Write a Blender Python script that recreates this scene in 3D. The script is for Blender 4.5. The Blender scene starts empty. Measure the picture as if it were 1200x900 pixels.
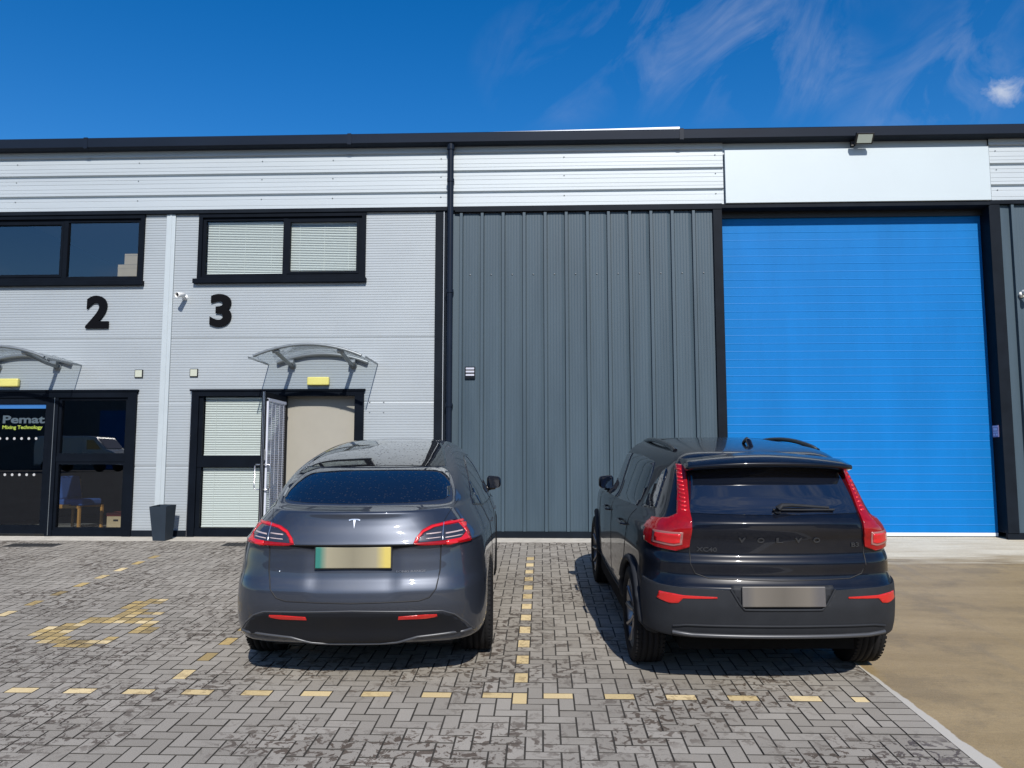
import bpy, bmesh, math, random
from mathutils import Vector, Matrix
from mathutils.geometry import tessellate_polygon
random.seed(7)
R = math.radians
PI = math.pi
scene = bpy.context.scene
COL = scene.collection

# ------------------------------------------------------------------ helpers
def link(o): COL.objects.link(o); return o

def tag(o, label=None, cat=None, group=None, kind=None):
    if label: o['label'] = label
    if cat: o['category'] = cat
    if group: o['group'] = group
    if kind: o['kind'] = kind
    return o

def empty(name, loc=(0, 0, 0), mat=None):
    o = bpy.data.objects.new(name, None); link(o)
    o.empty_display_size = .1
    if mat is not None: o.matrix_world = mat
    else: o.location = loc
    return o

class MB:
    """collects shapes and links them as one mesh object"""
    def __init__(s): s.v = []; s.f = []; s.m = []; s.sm = []
    def add(s, vs, fs, mi=0, smooth=False):
        b = len(s.v); s.v += [tuple(v) for v in vs]
        for f in fs: s.f.append([b+i for i in f]); s.m.append(mi); s.sm.append(smooth)
    def box(s, x0, x1, y0, y1, z0, z1, mi=0, M=None):
        vs = [Vector((x, y, z)) for z in (z0, z1) for y in (y0, y1) for x in (x0, x1)]
        if M is not None: vs = [M @ v for v in vs]
        s.add(vs, [(0,2,3,1),(4,5,7,6),(0,1,5,4),(2,6,7,3),(0,4,6,2),(1,3,7,5)], mi)
    def bbox(s, x0, x1, y0, y1, z0, z1, b=.01, mi=0, M=None):
        """box with chamfered edges"""
        bm = bmesh.new()
        bmesh.ops.create_cube(bm, size=1)
        for v in bm.verts: v.co = Vector(((x0+x1)/2+v.co.x*(x1-x0), (y0+y1)/2+v.co.y*(y1-y0), (z0+z1)/2+v.co.z*(z1-z0)))
        bmesh.ops.bevel(bm, geom=list(bm.edges), offset=b, segments=2, affect='EDGES', profile=.5)
        s.bm(bm, mi, M)
    def bm(s, bm, mi=0, M=None, smooth=False):
        bm.verts.index_update()
        s.add([(M @ v.co if M is not None else v.co.copy()) for v in bm.verts], [[v.index for v in f.verts] for f in bm.faces], mi, smooth)
        bm.free()
    def tube(s, pts, r, n=10, mi=0, flat=1.0, up=None, cap=True):
        pts = [Vector(p) for p in pts]; rings = []
        rr = r if isinstance(r, (list, tuple)) else [r]*len(pts)
        for i, p in enumerate(pts):
            d = (pts[min(i+1, len(pts)-1)]-pts[max(i-1, 0)]).normalized()
            u = Vector(up) if up else (Vector((0,0,1)) if abs(d.z) < .9 else Vector((1,0,0)))
            a = d.cross(u).normalized(); b = a.cross(d).normalized()
            rings.append([p + a*rr[i]*math.cos(2*PI*k/n) + b*rr[i]*flat*math.sin(2*PI*k/n) for k in range(n)])
        vs = [v for g in rings for v in g]; fs = []
        for i in range(len(pts)-1):
            for k in range(n):
                fs.append((i*n+k, i*n+(k+1) % n, (i+1)*n+(k+1) % n, (i+1)*n+k))
        s.add(vs, fs, mi, True)
        if cap: s.add(rings[0], [list(range(n))[::-1]], mi); s.add(rings[-1], [list(range(n))], mi)
    def lathe(s, prof, axis='x', n=48, mi=0, M=None, smooth=True, closed=True):
        """prof: list of (r, h)"""
        vs = []; m = len(prof)
        for k in range(n):
            a = 2*PI*k/n
            for r, h in prof:
                if axis == 'x': v = Vector((h, r*math.cos(a), r*math.sin(a)))
                elif axis == 'y': v = Vector((r*math.cos(a), h, r*math.sin(a)))
                else: v = Vector((r*math.cos(a), r*math.sin(a), h))
                vs.append(M @ v if M is not None else v)
        fs = []
        for k in range(n):
            for j in range(m-1):
                fs.append((k*m+j, k*m+j+1, ((k+1) % n)*m+j+1, ((k+1) % n)*m+j))
        s.add(vs, fs, mi, smooth)
    def prism(s, poly, y0, y1, mi=0, M=None):
        """polygon in x,z extruded along y"""
        n = len(poly)
        vs = [Vector((x, y0, z)) for x, z in poly]+[Vector((x, y1, z)) for x, z in poly]
        if M is not None: vs = [M @ v for v in vs]
        s.add(vs, [list(range(n)), list(range(n, 2*n))[::-1]]+[(i, i+n, (i+1) % n+n, (i+1) % n) for i in range(n)], mi)
    def build(s, name, mats, parent=None, loc=None, fixn=False, auto=None):
        me = bpy.data.meshes.new(name)
        me.from_pydata(s.v, [], s.f)
        for m in (mats if isinstance(mats, (list, tuple)) else [mats]): me.materials.append(m)
        me.polygons.foreach_set('material_index', s.m)
        me.polygons.foreach_set('use_smooth', s.sm)
        me.update()
        if fixn:
            bm = bmesh.new(); bm.from_mesh(me)
            bmesh.ops.remove_doubles(bm, verts=bm.verts, dist=1e-5)
            bmesh.ops.recalc_face_normals(bm, faces=bm.faces); bm.to_mesh(me); bm.free()
        o = bpy.data.objects.new(name, me); link(o)
        if parent: o.parent = parent
        if loc: o.location = loc
        return o

# ------------------------------------------------------------------ materials
MATS = {}
def mat(name, col, rough=.5, metal=0., coat=0., spec=.5, vary=.0, vscale=4., bump=0., bscale=60., coatr=.03, stretch=(1,1,1), rvary=0., emit=None):
    m = bpy.data.materials.new(name); m.use_nodes = True
    nt = m.node_tree; b = nt.nodes['Principled BSDF']
    b.inputs['Base Color'].default_value = (*col, 1); b.inputs['Roughness'].default_value = rough
    b.inputs['Metallic'].default_value = metal; b.inputs['Coat Weight'].default_value = coat
    b.inputs['Coat Roughness'].default_value = coatr; b.inputs['Specular IOR Level'].default_value = spec
    tc = nt.nodes.new('ShaderNodeTexCoord'); mp = nt.nodes.new('ShaderNodeMapping')
    mp.inputs['Scale'].default_value = stretch
    nt.links.new(tc.outputs['Object'], mp.inputs[0])
    if vary or rvary:
        n = nt.nodes.new('ShaderNodeTexNoise'); n.inputs['Scale'].default_value = vscale
        n.inputs['Detail'].default_value = 5; n.inputs['Roughness'].default_value = .6
        nt.links.new(mp.outputs[0], n.inputs['Vector'])
        if vary:
            r = nt.nodes.new('ShaderNodeMapRange')
            r.inputs[1].default_value = .3; r.inputs[2].default_value = .7
            r.inputs[3].default_value = 1-vary; r.inputs[4].default_value = 1+vary
            nt.links.new(n.outputs['Fac'], r.inputs[0])
            v = nt.nodes.new('ShaderNodeVectorMath'); v.operation = 'SCALE'; v.inputs[0].default_value = col
            nt.links.new(r.outputs[0], v.inputs['Scale']); nt.links.new(v.outputs[0], b.inputs['Base Color'])
        if rvary:
            r = nt.nodes.new('ShaderNodeMapRange')
            r.inputs[1].default_value = .3; r.inputs[2].default_value = .7
            r.inputs[3].default_value = max(0, rough-rvary); r.inputs[4].default_value = rough+rvary
            nt.links.new(n.outputs['Fac'], r.inputs[0]); nt.links.new(r.outputs[0], b.inputs['Roughness'])
    if bump:
        n = nt.nodes.new('ShaderNodeTexNoise'); n.inputs['Scale'].default_value = bscale; n.inputs['Detail'].default_value = 3
        nt.links.new(mp.outputs[0], n.inputs['Vector'])
        bp = nt.nodes.new('ShaderNodeBump'); bp.inputs['Strength'].default_value = bump; bp.inputs['Distance'].default_value = .004
        nt.links.new(n.outputs['Fac'], bp.inputs['Height']); nt.links.new(bp.outputs[0], b.inputs['Normal'])
    if emit:
        b.inputs['Emission Color'].default_value = (*emit[0], 1); b.inputs['Emission Strength'].default_value = emit[1]
    MATS[name] = m; return m

def glass(name, tint, refl=1.5, rough=0.0, haze=None):
    m = bpy.data.materials.new(name); m.use_nodes = True; nt = m.node_tree
    for n in list(nt.nodes): nt.nodes.remove(n)
    out = nt.nodes.new('ShaderNodeOutputMaterial'); mix = nt.nodes.new('ShaderNodeMixShader')
    tr = nt.nodes.new('ShaderNodeBsdfTransparent'); tr.inputs[0].default_value = (*tint, 1)
    gl = nt.nodes.new('ShaderNodeBsdfGlossy'); gl.inputs['Roughness'].default_value = rough
    fr = nt.nodes.new('ShaderNodeFresnel'); ge = nt.nodes.new('ShaderNodeNewGeometry')   # same reflection from either side of a thin sheet
    mr = nt.nodes.new('ShaderNodeMapRange'); mr.inputs[3].default_value = refl; mr.inputs[4].default_value = 1/refl
    nt.links.new(ge.outputs['Backfacing'], mr.inputs[0]); nt.links.new(mr.outputs[0], fr.inputs[0])
    nt.links.new(fr.outputs[0], mix.inputs[0]); nt.links.new(tr.outputs[0], mix.inputs[1]); nt.links.new(gl.outputs[0], mix.inputs[2])
    last = mix
    if haze:
        df = nt.nodes.new('ShaderNodeBsdfDiffuse'); df.inputs[0].default_value = (*haze[0], 1)
        m2 = nt.nodes.new('ShaderNodeMixShader'); m2.inputs[0].default_value = haze[1]
        nt.links.new(mix.outputs[0], m2.inputs[1]); nt.links.new(df.outputs[0], m2.inputs[2]); last = m2
    nt.links.new(last.outputs[0], out.inputs[0])
    MATS[name] = m; return m

M = MATS
mat('silver_band', (.395, .435, .458), .5, .15, vary=.05, vscale=1.5, stretch=(.25, 1, 2), bump=.1, bscale=3)
mat('silver_panel', (.330, .362, .382), .5, .15, vary=.04, vscale=1.2, stretch=(.6, 1, 1), rvary=.05)
mat('pier', (.41, .455, .475), .45, .1, vary=.03)
mat('grey_clad', (.044, .070, .092), .5, 0, spec=.3, vary=.13, vscale=1.3, stretch=(3.2, 1, .3), rvary=.08)
mat('dark_trim', (.008, .011, .016), .5, 0, spec=.06, vary=.2, vscale=3)
mat('gutter', (.009, .014, .025), .4, 0, spec=.10, vary=.15, vscale=2, stretch=(.3, 1, 1))
mat('frame', (.004, .006, .010), .5, 0, spec=.06, vary=.2)
mat('steel', (.55, .55, .56), .25, .9)
mat('flash', (.42, .45, .48), .4, .3, vary=.08)
mat('blue_door', (.0005, .135, .405), .5, 0, spec=.15, vary=.07, vscale=1.4, stretch=(1.6, 1, .4), bump=.25, bscale=220)
mat('door_seal', (.62, .68, .72), .5)
mat('rubber', (.012, .012, .013), .8, bump=.3)
mat('sign_white', (.44, .50, .525), .4, vary=.02, vscale=1)
mat('black_num', (.003, .003, .004), .5, spec=.08)
mat('low_trim', (.010, .011, .014), .42, spec=.2, bump=.1, bscale=300)
mat('white_plastic', (.75, .75, .73), .4)
mat('black_plastic', (.012, .012, .014), .45)
mat('lamp_rim', (.30, .12, .11), .25, coat=.4)
mat('badge', (.035, .037, .042), .35, .3)
mat('canopy_steel', (.22, .24, .25), .4, .5)
glass('canopy_sheet', (.90, .92, .93), 1.4)
glass('win_glass', (.90, .935, .92), 1.52)
glass('dark_glass', (.70, .74, .76), 2.3)
mat('blind', (.55, .575, .565), .6)
mat('blind_white', (.50, .53, .62), .5)
mat('beige_wall', (.29, .275, .235), .8, vary=.03)
mat('room_dark', (.022, .024, .028), .8, vary=.2)
mat('room_floor', (.16, .16, .15), .6, vary=.3, vscale=2)
mat('room_ceiling', (.30, .30, .30), .8)
mat('yellow_lamp', (.70, .62, .18), .4, vary=.05)
mat('olive_plate', (.42, .44, .36), .5)
mat('planter', (.022, .032, .045), .6, spec=.2, vary=.1, bump=.2)
mat('soil', (.02, .016, .012), .9, bump=1, bscale=40)
mat('purple', (.30, .26, .45), .5)
mat('purple_light', (.6, .58, .75), .5)
mat('lamp_glass', (.42, .47, .42), .25, coat=.5)
mat('wood', (.50, .25, .06), .45, vary=.2, vscale=6, stretch=(1, 1, .2))
mat('blue_cloth', (.02, .07, .25), .9, bump=.5)
mat('cardboard', (.50, .38, .22), .8, vary=.08)
mat('red_lid', (.45, .07, .05), .5)
mat('text_grey', (.055, .08, .10), .6)
mat('text_white', (.8, .82, .82), .6)
mat('text_green', (.30, .38, .05), .6)
mat('dot', (.4, .4, .4), .6)
mat('drain', (.03, .03, .03), .7, vary=.3)
mat('tyre', (.010, .010, .011), .8, spec=.2, bump=.25, bscale=90, vary=.25)
mat('rim_dark', (.03, .03, .032), .35, .6)
mat('rim_silver', (.25, .25, .26), .3, .9)
mat('liner', (.006, .006, .006), .9)
mat('car_glass', (.004, .006, .012), .02, 0, coat=1, spec=.8)
mat('glass_black', (.003, .003, .004), .05, 0, coat=1)
mat('tex_plastic', (.022, .024, .028), .6, spec=.15, vary=.15, bump=.15, bscale=300)
mat('gloss_plastic', (.005, .005, .007), .22, spec=.3, coat=.4)
mat('chrome', (.85, .85, .86), .28, 1)
mat('seam', (.004, .004, .005), .6)
mat('red_lens', (.25, .003, .005), .12, coat=.5, spec=.3, vary=.15, vscale=30)
mat('red_bright', (.55, .012, .016), .15, coat=.4)
mat('light_inner', (.035, .035, .045), .15, .3, coat=1)
mat('light_bar', (.45, .36, .35), .2, coat=1)
mat('amber_red', (.48, .016, .014), .2, coat=.4)
mat('plate_frame', (.02, .02, .022), .5)
mat('trim_line', (.06, .063, .07), .35, .2)
mat('opp_wall', (.11, .115, .13), .6, vary=.2, vscale=.4)
mat('van_white', (.6, .62, .64), .25, coat=.6)
mat('apron_slab', (.42, .40, .36), .8)

def car_paint(name, col, metal, rough, flake=.25, dirt=0., coat=1.):
    m = mat(name, col, rough, metal, coat, coatr=.02)
    nt = m.node_tree; b = nt.nodes['Principled BSDF']
    tc = nt.nodes.new('ShaderNodeTexCoord')
    n = nt.nodes.new('ShaderNodeTexNoise'); n.inputs['Scale'].default_value = 5; n.inputs['Detail'].default_value = 8; n.inputs['Roughness'].default_value = .7
    nt.links.new(tc.outputs['Object'], n.inputs['Vector'])
    r = nt.nodes.new('ShaderNodeMapRange'); r.inputs[1].default_value = .45; r.inputs[2].default_value = .8
    r.inputs[3].default_value = 0; r.inputs[4].default_value = dirt
    nt.links.new(n.outputs['Fac'], r.inputs[0])
    mx = nt.nodes.new('ShaderNodeMix'); mx.data_type = 'RGBA'
    mx.inputs[6].default_value = (*col, 1); mx.inputs[7].default_value = (.12, .11, .095, 1)
    nt.links.new(r.outputs[0], mx.inputs[0]); nt.links.new(mx.outputs[2], b.inputs['Base Color'])
    # dusty patches take the shine off the clear coat
    r2 = nt.nodes.new('ShaderNodeMapRange'); r2.inputs[1].default_value = .4; r2.inputs[2].default_value = .75
    r2.inputs[3].default_value = .02; r2.inputs[4].default_value = .02+dirt*.5
    nt.links.new(n.outputs['Fac'], r2.inputs[0]); nt.links.new(r2.outputs[0], b.inputs['Coat Roughness'])
    return m
car_paint('paint_grey', (.042, .050, .068), .62, .42, dirt=.07)
car_paint('paint_black', (.003, .0045, .009), .0, .28, dirt=.035)
MATS['paint_black'].node_tree.nodes['Principled BSDF'].inputs['Specular IOR Level'].default_value = .12; MATS['paint_black'].node_tree.nodes['Principled BSDF'].inputs['Coat Weight'].default_value = .7

def rain_spots(name, scale, hi):
    nt = MATS[name].node_tree; b = nt.nodes['Principled BSDF']
    tc = nt.nodes.new('ShaderNodeTexCoord'); v = nt.nodes.new('ShaderNodeTexVoronoi'); v.inputs['Scale'].default_value = scale
    nt.links.new(tc.outputs['Object'], v.inputs['Vector'])
    sp = nt.nodes.new('ShaderNodeSeparateColor'); nt.links.new(v.outputs['Color'], sp.inputs[0])
    th = nt.nodes.new('ShaderNodeMath'); th.operation = 'MULTIPLY'; th.inputs[1].default_value = .38; nt.links.new(sp.outputs[0], th.inputs[0])
    lt = nt.nodes.new('ShaderNodeMath'); lt.operation = 'LESS_THAN'; nt.links.new(v.outputs['Distance'], lt.inputs[0]); nt.links.new(th.outputs[0], lt.inputs[1])
    r = nt.nodes.new('ShaderNodeMapRange'); r.inputs[3].default_value = 1; r.inputs[4].default_value = 1-hi; nt.links.new(lt.outputs[0], r.inputs[0])
    nt.links.new(r.outputs[0], b.inputs['Coat Weight'])
    r2 = nt.nodes.new('ShaderNodeMapRange'); r2.inputs[3].default_value = .03; r2.inputs[4].default_value = .5; nt.links.new(lt.outputs[0], r2.inputs[0])
    nt.links.new(r2.outputs[0], b.inputs['Roughness'])
mat('glass_spotted', (.004, .006, .012), .02, 0, coat=1, spec=.8)
rain_spots('glass_black', 42, .8); rain_spots('glass_spotted', 48, .35)

# weathered number plate: colours bleached and smeared, no characters
def plate_mat(name, base, left, right):
    m = mat(name, base, .45); nt = m.node_tree; b = nt.nodes['Principled BSDF']
    tc = nt.nodes.new('ShaderNodeTexCoord'); sp = nt.nodes.new('ShaderNodeSeparateXYZ')
    nt.links.new(tc.outputs['Generated'], sp.inputs[0])
    cr = nt.nodes.new('ShaderNodeValToRGB'); e = cr.color_ramp.elements
    e[0].position = 0; e[0].color = (*left, 1); e[1].position = 1; e[1].color = (*right, 1)
    for p, c in ((.06, left), (.16, base), (.5, tuple(x*.72 for x in base)), (.8, base), (.93, right)):
        q = e.new(p); q.color = (*c, 1)
    nt.links.new(sp.outputs[0], cr.inputs[0]); nt.links.new(cr.outputs[0], b.inputs['Base Color'])
plate_mat('plate_yellow', (.26, .235, .16), (.02, .15, .12), (.50, .40, .10))
plate_mat('plate_grey', (.13, .115, .095), (.09, .085, .08), (.085, .08, .08))

# paving: per-brick tone, damp blotches
def paving_mat(name, c0, c1, wet=1.0):
    m = bpy.data.materials.new(name); m.use_nodes = True; nt = m.node_tree; b = nt.nodes['Principled BSDF']; L = nt.links.new
    tc = nt.nodes.new('ShaderNodeTexCoord')
    at = nt.nodes.new('ShaderNodeAttribute'); at.attribute_name = 'tone'
    mx = nt.nodes.new('ShaderNodeMix'); mx.data_type = 'RGBA'; mx.inputs[6].default_value = (*c0, 1); mx.inputs[7].default_value = (*c1, 1)
    L(at.outputs['Fac'], mx.inputs[0])
    def noise(scale, det, rough, vec=None, dist=0.):
        n = nt.nodes.new('ShaderNodeTexNoise'); n.inputs['Scale'].default_value = scale; n.inputs['Detail'].default_value = det
        n.inputs['Roughness'].default_value = rough; n.inputs['Distortion'].default_value = dist
        L(vec or tc.outputs['Object'], n.inputs['Vector']); return n
    def rng(src, a, bb, c, d):
        r = nt.nodes.new('ShaderNodeMapRange'); r.inputs[1].default_value = a; r.inputs[2].default_value = bb
        r.inputs[3].default_value = c; r.inputs[4].default_value = d; L(src, r.inputs[0]); return r
    def mul(a, bsock):
        q = nt.nodes.new('ShaderNodeMath'); q.operation = 'MULTIPLY'; L(a, q.inputs[0])
        if isinstance(bsock, float): q.inputs[1].default_value = bsock
        else: L(bsock, q.inputs[1])
        return q
    grain = rng(noise(160, 3, .7).outputs['Fac'], .3, .7, .86, 1.14)
    big = rng(noise(.8, 4, .6).outputs['Fac'], .3, .7, .90, 1.12)
    fac = mul(grain.outputs[0], big.outputs[0])
    v = nt.nodes.new('ShaderNodeVectorMath'); v.operation = 'SCALE'; L(mx.outputs[2], v.inputs[0]); L(fac.outputs[0], v.inputs['Scale'])
    # damp blotches: small splashes gathered into patches
    sp1 = rng(noise(15, 6, .66, dist=.8).outputs['Fac'], .525, .55, 0, 1)
    ar = rng(noise(1.15, 3, .55).outputs['Fac'], .42, .56, 0, 1)
    w = mul(sp1.outputs[0], ar.outputs[0])
    sp2 = rng(noise(2.6, 5, .62, dist=.3).outputs['Fac'], .665, .69, 0, .8)
    mxm = nt.nodes.new('ShaderNodeMath'); mxm.operation = 'MAXIMUM'; L(w.outputs[0], mxm.inputs[0]); L(sp2.outputs[0], mxm.inputs[1])
    w = mul(mxm.outputs[0], float(wet))
    dk = nt.nodes.new('ShaderNodeMix'); dk.data_type = 'RGBA'; L(w.outputs[0], dk.inputs[0]); L(v.outputs[0], dk.inputs[6])
    v2 = nt.nodes.new('ShaderNodeVectorMath'); v2.operation = 'MULTIPLY'; v2.inputs[1].default_value = (.38, .33, .30); L(v.outputs[0], v2.inputs[0])
    L(v2.outputs[0], dk.inputs[7]); L(dk.outputs[2], b.inputs['Base Color'])
    rr = rng(w.outputs[0], 0, 1, .85, .5); L(rr.outputs[0], b.inputs['Roughness'])
    bp = nt.nodes.new('ShaderNodeBump'); bp.inputs['Strength'].default_value = .5; bp.inputs['Distance'].default_value = .002
    L(noise(200, 3, .7).outputs['Fac'], bp.inputs['Height']); L(bp.outputs[0], b.inputs['Normal'])
    MATS[name] = m; return m
paving_mat('paver', (.235, .213, .180), (.300, .275, .236))
paving_mat('paver_yellow', (.52, .40, .20), (.68, .54, .30), wet=.55)
paving_mat('paver_faded', (.27, .20, .09), (.50, .36, .14), wet=.6)
mat('joint', (.040, .036, .030), .9, vary=.3, vscale=8)

# concrete apron: dry and sandy by the wall, brown and damp further out, pale broken edge along the pavers
def apron_mat():
    m = bpy.data.materials.new('apron'); m.use_nodes = True; nt = m.node_tree; b = nt.nodes['Principled BSDF']; L = nt.links.new
    tc = nt.nodes.new('ShaderNodeTexCoord'); sp = nt.nodes.new('ShaderNodeSeparateXYZ'); L(tc.outputs['Object'], sp.inputs[0])
    mp = nt.nodes.new('ShaderNodeMapping'); mp.inputs['Scale'].default_value = (.35, 2.2, 1); L(tc.outputs['Object'], mp.inputs[0])
    def noise(scale, det, vec, rough=.6):
        n = nt.nodes.new('ShaderNodeTexNoise'); n.inputs['Scale'].default_value = scale; n.inputs['Detail'].default_value = det; n.inputs['Roughness'].default_value = rough
        L(vec, n.inputs['Vector']); return n.outputs['Fac']
    def rng(src, a, bb, c, d):
        r = nt.nodes.new('ShaderNodeMapRange'); r.inputs[1].default_value = a; r.inputs[2].default_value = bb
        r.inputs[3].default_value = c; r.inputs[4].default_value = d; L(src, r.inputs[0]); return r.outputs[0]
    def mth(op, a, bb):
        q = nt.nodes.new('ShaderNodeMath'); q.operation = op
        for i, s in enumerate((a, bb)):
            if isinstance(s, (int, float)): q.inputs[i].default_value = s
            else: L(s, q.inputs[i])
        return q.outputs[0]
    def mix(f, a, bb):
        q = nt.nodes.new('ShaderNodeMix'); q.data_type = 'RGBA'; L(f, q.inputs[0])
        for i, s in ((6, a), (7, bb)):
            if isinstance(s, tuple): q.inputs[i].default_value = (*s, 1)
            else: L(s, q.inputs[i])
        return q.outputs[2]
    n1 = noise(2.2, 6, mp.outputs[0])
    edge = mth('ADD', sp.outputs[1], mth('MULTIPLY', mth('SUBTRACT', n1, .5), 2.2))
    wet = rng(edge, -1.25, -1.75, 0, 1)
    dry = mix(rng(noise(3, 5, mp.outputs[0]), .35, .65, 0, 1), (.46, .40, .29), (.58, .53, .41))
    damp = mix(rng(noise(1.2, 5, mp.outputs[0]), .3, .7, 0, 1), (.235, .170, .080), (.335, .250, .130))
    blot = mth('MULTIPLY', rng(noise(1.7, 7, tc.outputs['Object'], .68), .50, .60, 0, .38), wet)
    damp = mix(blot, damp, (.15, .115, .065))
    mp2 = nt.nodes.new('ShaderNodeMapping'); mp2.inputs['Scale'].default_value = (3.2, .22, 1); L(tc.outputs['Object'], mp2.inputs[0])
    tracks = rng(noise(1.6, 3, mp2.outputs[0], .5), .57, .66, 0, .28)
    damp = mix(tracks, damp, (.19, .155, .105))
    c = mix(wet, dry, damp)
    fine = rng(noise(120, 4, tc.outputs['Object'], .8), .3, .7, .74, 1.26)
    broom = rng(noise(30, 2, mp.outputs[0]), .3, .7, .92, 1.08)
    v = nt.nodes.new('ShaderNodeVectorMath'); v.operation = 'SCALE'; L(c, v.inputs[0]); L(mth('MULTIPLY', fine, broom), v.inputs['Scale'])
    # pale strip beside the pavers, widening towards the road
    we = mth('ADD', mth('MULTIPLY', sp.outputs[1], -.05), mth('MULTIPLY', noise(4, 6, tc.outputs['Object']), .07))
    strip = rng(mth('SUBTRACT', mth('ADD', 1.998, we), sp.outputs[0]), -.004, .004, 0, 1)
    c2 = mix(strip, v.outputs[0], (.46, .43, .37))
    L(c2, b.inputs['Base Color']); b.inputs['Roughness'].default_value = .75
    L(rng(wet, 0, 1, .85, .6), b.inputs['Roughness'])
    bp = nt.nodes.new('ShaderNodeBump'); bp.inputs['Strength'].default_value = .4; bp.inputs['Distance'].default_value = .003
    L(noise(60, 4, tc.outputs['Object']), bp.inputs['Height']); L(bp.outputs[0], b.inputs['Normal'])
    MATS['apron'] = m
apron_mat()
mat('edge_concrete', (.46, .43, .37), .85, vary=.15, vscale=6, bump=.3)
mat('asphalt', (.055, .055, .056), .9, vary=.25, vscale=1, bump=.5, bscale=120)

# ------------------------------------------------------------------ ground
A = R(3.9)                                  # the yard falls away from the building
GF = Matrix.Rotation(A, 4, 'X')
def gobj(o): o.matrix_world = GF.copy(); return o
YG = -16.0                                   # where the fall ends
mb = MB()
zb = math.sin(A)*YG
ys = YG*math.cos(A)
off = -.016; ZF = .55                        # beyond the dip the yard climbs again
mb.add([(-400, 400, off), (400, 400, off), (400, 0, off), (-400, 0, off), (-400, ys, zb+off), (400, ys, zb+off), (400, -500, ZF), (-400, -500, ZF), (400, -30, ZF), (-400, -30, ZF)],
       [(3, 2, 1, 0), (4, 5, 2, 3), (9, 8, 5, 4), (7, 6, 8, 9)])
tag(mb.build('ground', M['asphalt']), kind='structure')

mb = MB(); mb.box(-20, 2.30, YG, -.001, -.012, -.006)
tag(gobj(mb.build('paving_joints', M['joint'])), kind='structure')

def brick(mb, x0, x1, y0, y1, mi, tones):
    j = .0025; b = .003
    dz = random.uniform(-.0018, .0018); tx = random.uniform(-.006, .006); ty = random.uniform(-.006, .006)
    cx, cy = (x0+x1)/2, (y0+y1)/2
    def P(x, y, z): return (x, y, z+dz+(x-cx)*tx+(y-cy)*ty)
    X0, X1, Y0, Y1 = x0+j, x1-j, y0+j, y1-j
    mb.add([P(X0, Y0, -.008), P(X1, Y0, -.008), P(X1, Y1, -.008), P(X0, Y1, -.008),
            P(X0+b, Y0+b, 0), P(X1-b, Y0+b, 0), P(X1-b, Y1-b, 0), P(X0+b, Y1-b, 0)],
           [(4, 5, 6, 7)], mi)
    mb.f += [[len(mb.v)-8+q for q in f] for f in ((0, 1, 5, 4), (1, 2, 6, 5), (2, 3, 7, 6), (3, 0, 4, 7))]; mb.m += [2]*4; mb.sm += [False]*4
    tones += [random.random()**1.2]*5

def inpoly(x, y, P):
    c = False; n = len(P)
    for i in range(n):
        (x1, y1), (x2, y2) = P[i], P[i-1]
        if (y1 > y) != (y2 > y) and x < (x2-x1)*(y-y1)/(y2-y1)+x1: c = not c
    return c
SYMBOL = [  # access symbol laid in yellow bricks (yard coordinates)
[(-4.268,-5.044),(-4.271,-4.783),(-4.154,-4.724),(-4.087,-4.494),(-3.9,-4.518),(-3.911,-4.277),(-3.989,-4.054),(-3.901,-3.813),(-3.731,-3.843),(-3.675,-4.012),(-3.807,-4.049),(-3.767,-4.242),(-3.519,-4.266),(-3.475,-4.358),(-3.744,-4.395),(-3.715,-4.542),(-3.529,-4.537),(-3.495,-4.448),(-3.44,-4.592),(-3.282,-5.016),(-3.492,-5.047),(-3.529,-4.895),(-3.506,-4.706),(-3.792,-4.714),(-3.974,-4.692),(-4.03,-4.83),(-4.038,-5.013),(-3.877,-5.205),(-3.654,-5.246),(-3.61,-5.173),(-3.545,-5.123),(-3.489,-5.288),(-3.643,-5.361),(-3.916,-5.369),(-4.116,-5.212)],
]
pav = MB(); tones = []; mark = MB(); mt = []
XE = 2.10; S0 = -.36; U = .1
i0, i1 = int(-20/U), int(XE/U)
j0, j1 = int(round(YG/U)), int(round(S0/U-.4))
# bay lines sit on this grid: x = -.1, -2.5, -4.9 ; front line s = -6.4
def classify(i, j, horiz):
    """yellow markings chosen brick by brick"""
    x = (i+(1 if horiz else .5))*U; s = (j+(.5 if horiz else 1))*U
    for P in SYMBOL:
        if inpoly(x, s, P): return 2
    return 0
for i in range(i0, i1):
    for j in range(j0, j1):
        k = (i-j) % 4
        if k == 0:
            x0, x1, y0, y1 = i*U, (i+2)*U, j*U, (j+1)*U; h = True
        elif k == 3:
            x0, x1, y0, y1 = i*U, (i+1)*U, j*U, (j+2)*U; h = False
        else: continue
        if x1 > XE+.001 or y1 > j1*U+.001: 
            if h and x1 > XE+.001: x1 = XE
            elif (not h) and y1 > j1*U+.001: y1 = j1*U
            else: continue
        brick_done = False
        # front line: horizontal bricks of the row s = -6.4 every second course
        if not h and i == -2 and j in (-65, -64, -66): brick(mark, x0, x1, y0, y1, 0, mt); continue
        if h and j in (-64,) : 
            brick(mark, x0, x1, y0, y1, 0, mt); continue
        if (not h) and i in (-2, -26, -50) and -64 <= j < -13 and True:
            brick(mark, x0, x1, y0, y1, 0 if i == -2 else (1 if random.random() < .55 else 0), mt); continue
        ca = [((x0+.05, y0+.05), (x0, x0+U if h else x1, y0, y1 if h else y0+U)), ((x1-.05, y1-.05), (x0+U if h else x0, x1, y0 if h else y0+U, y1))]
        fl = [any(inpoly(c_[0], c_[1], P) for P in SYMBOL) for c_, _ in ca]
        if any(fl):
            for f_, (_, bx) in zip(fl, ca):
                if f_: brick(mark, *bx, 1 if random.random() < .75 else 0, mt)
                else: brick(pav, *bx, 0, tones)
        else: brick(pav, x0, x1, y0, y1, 0, tones)
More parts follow.
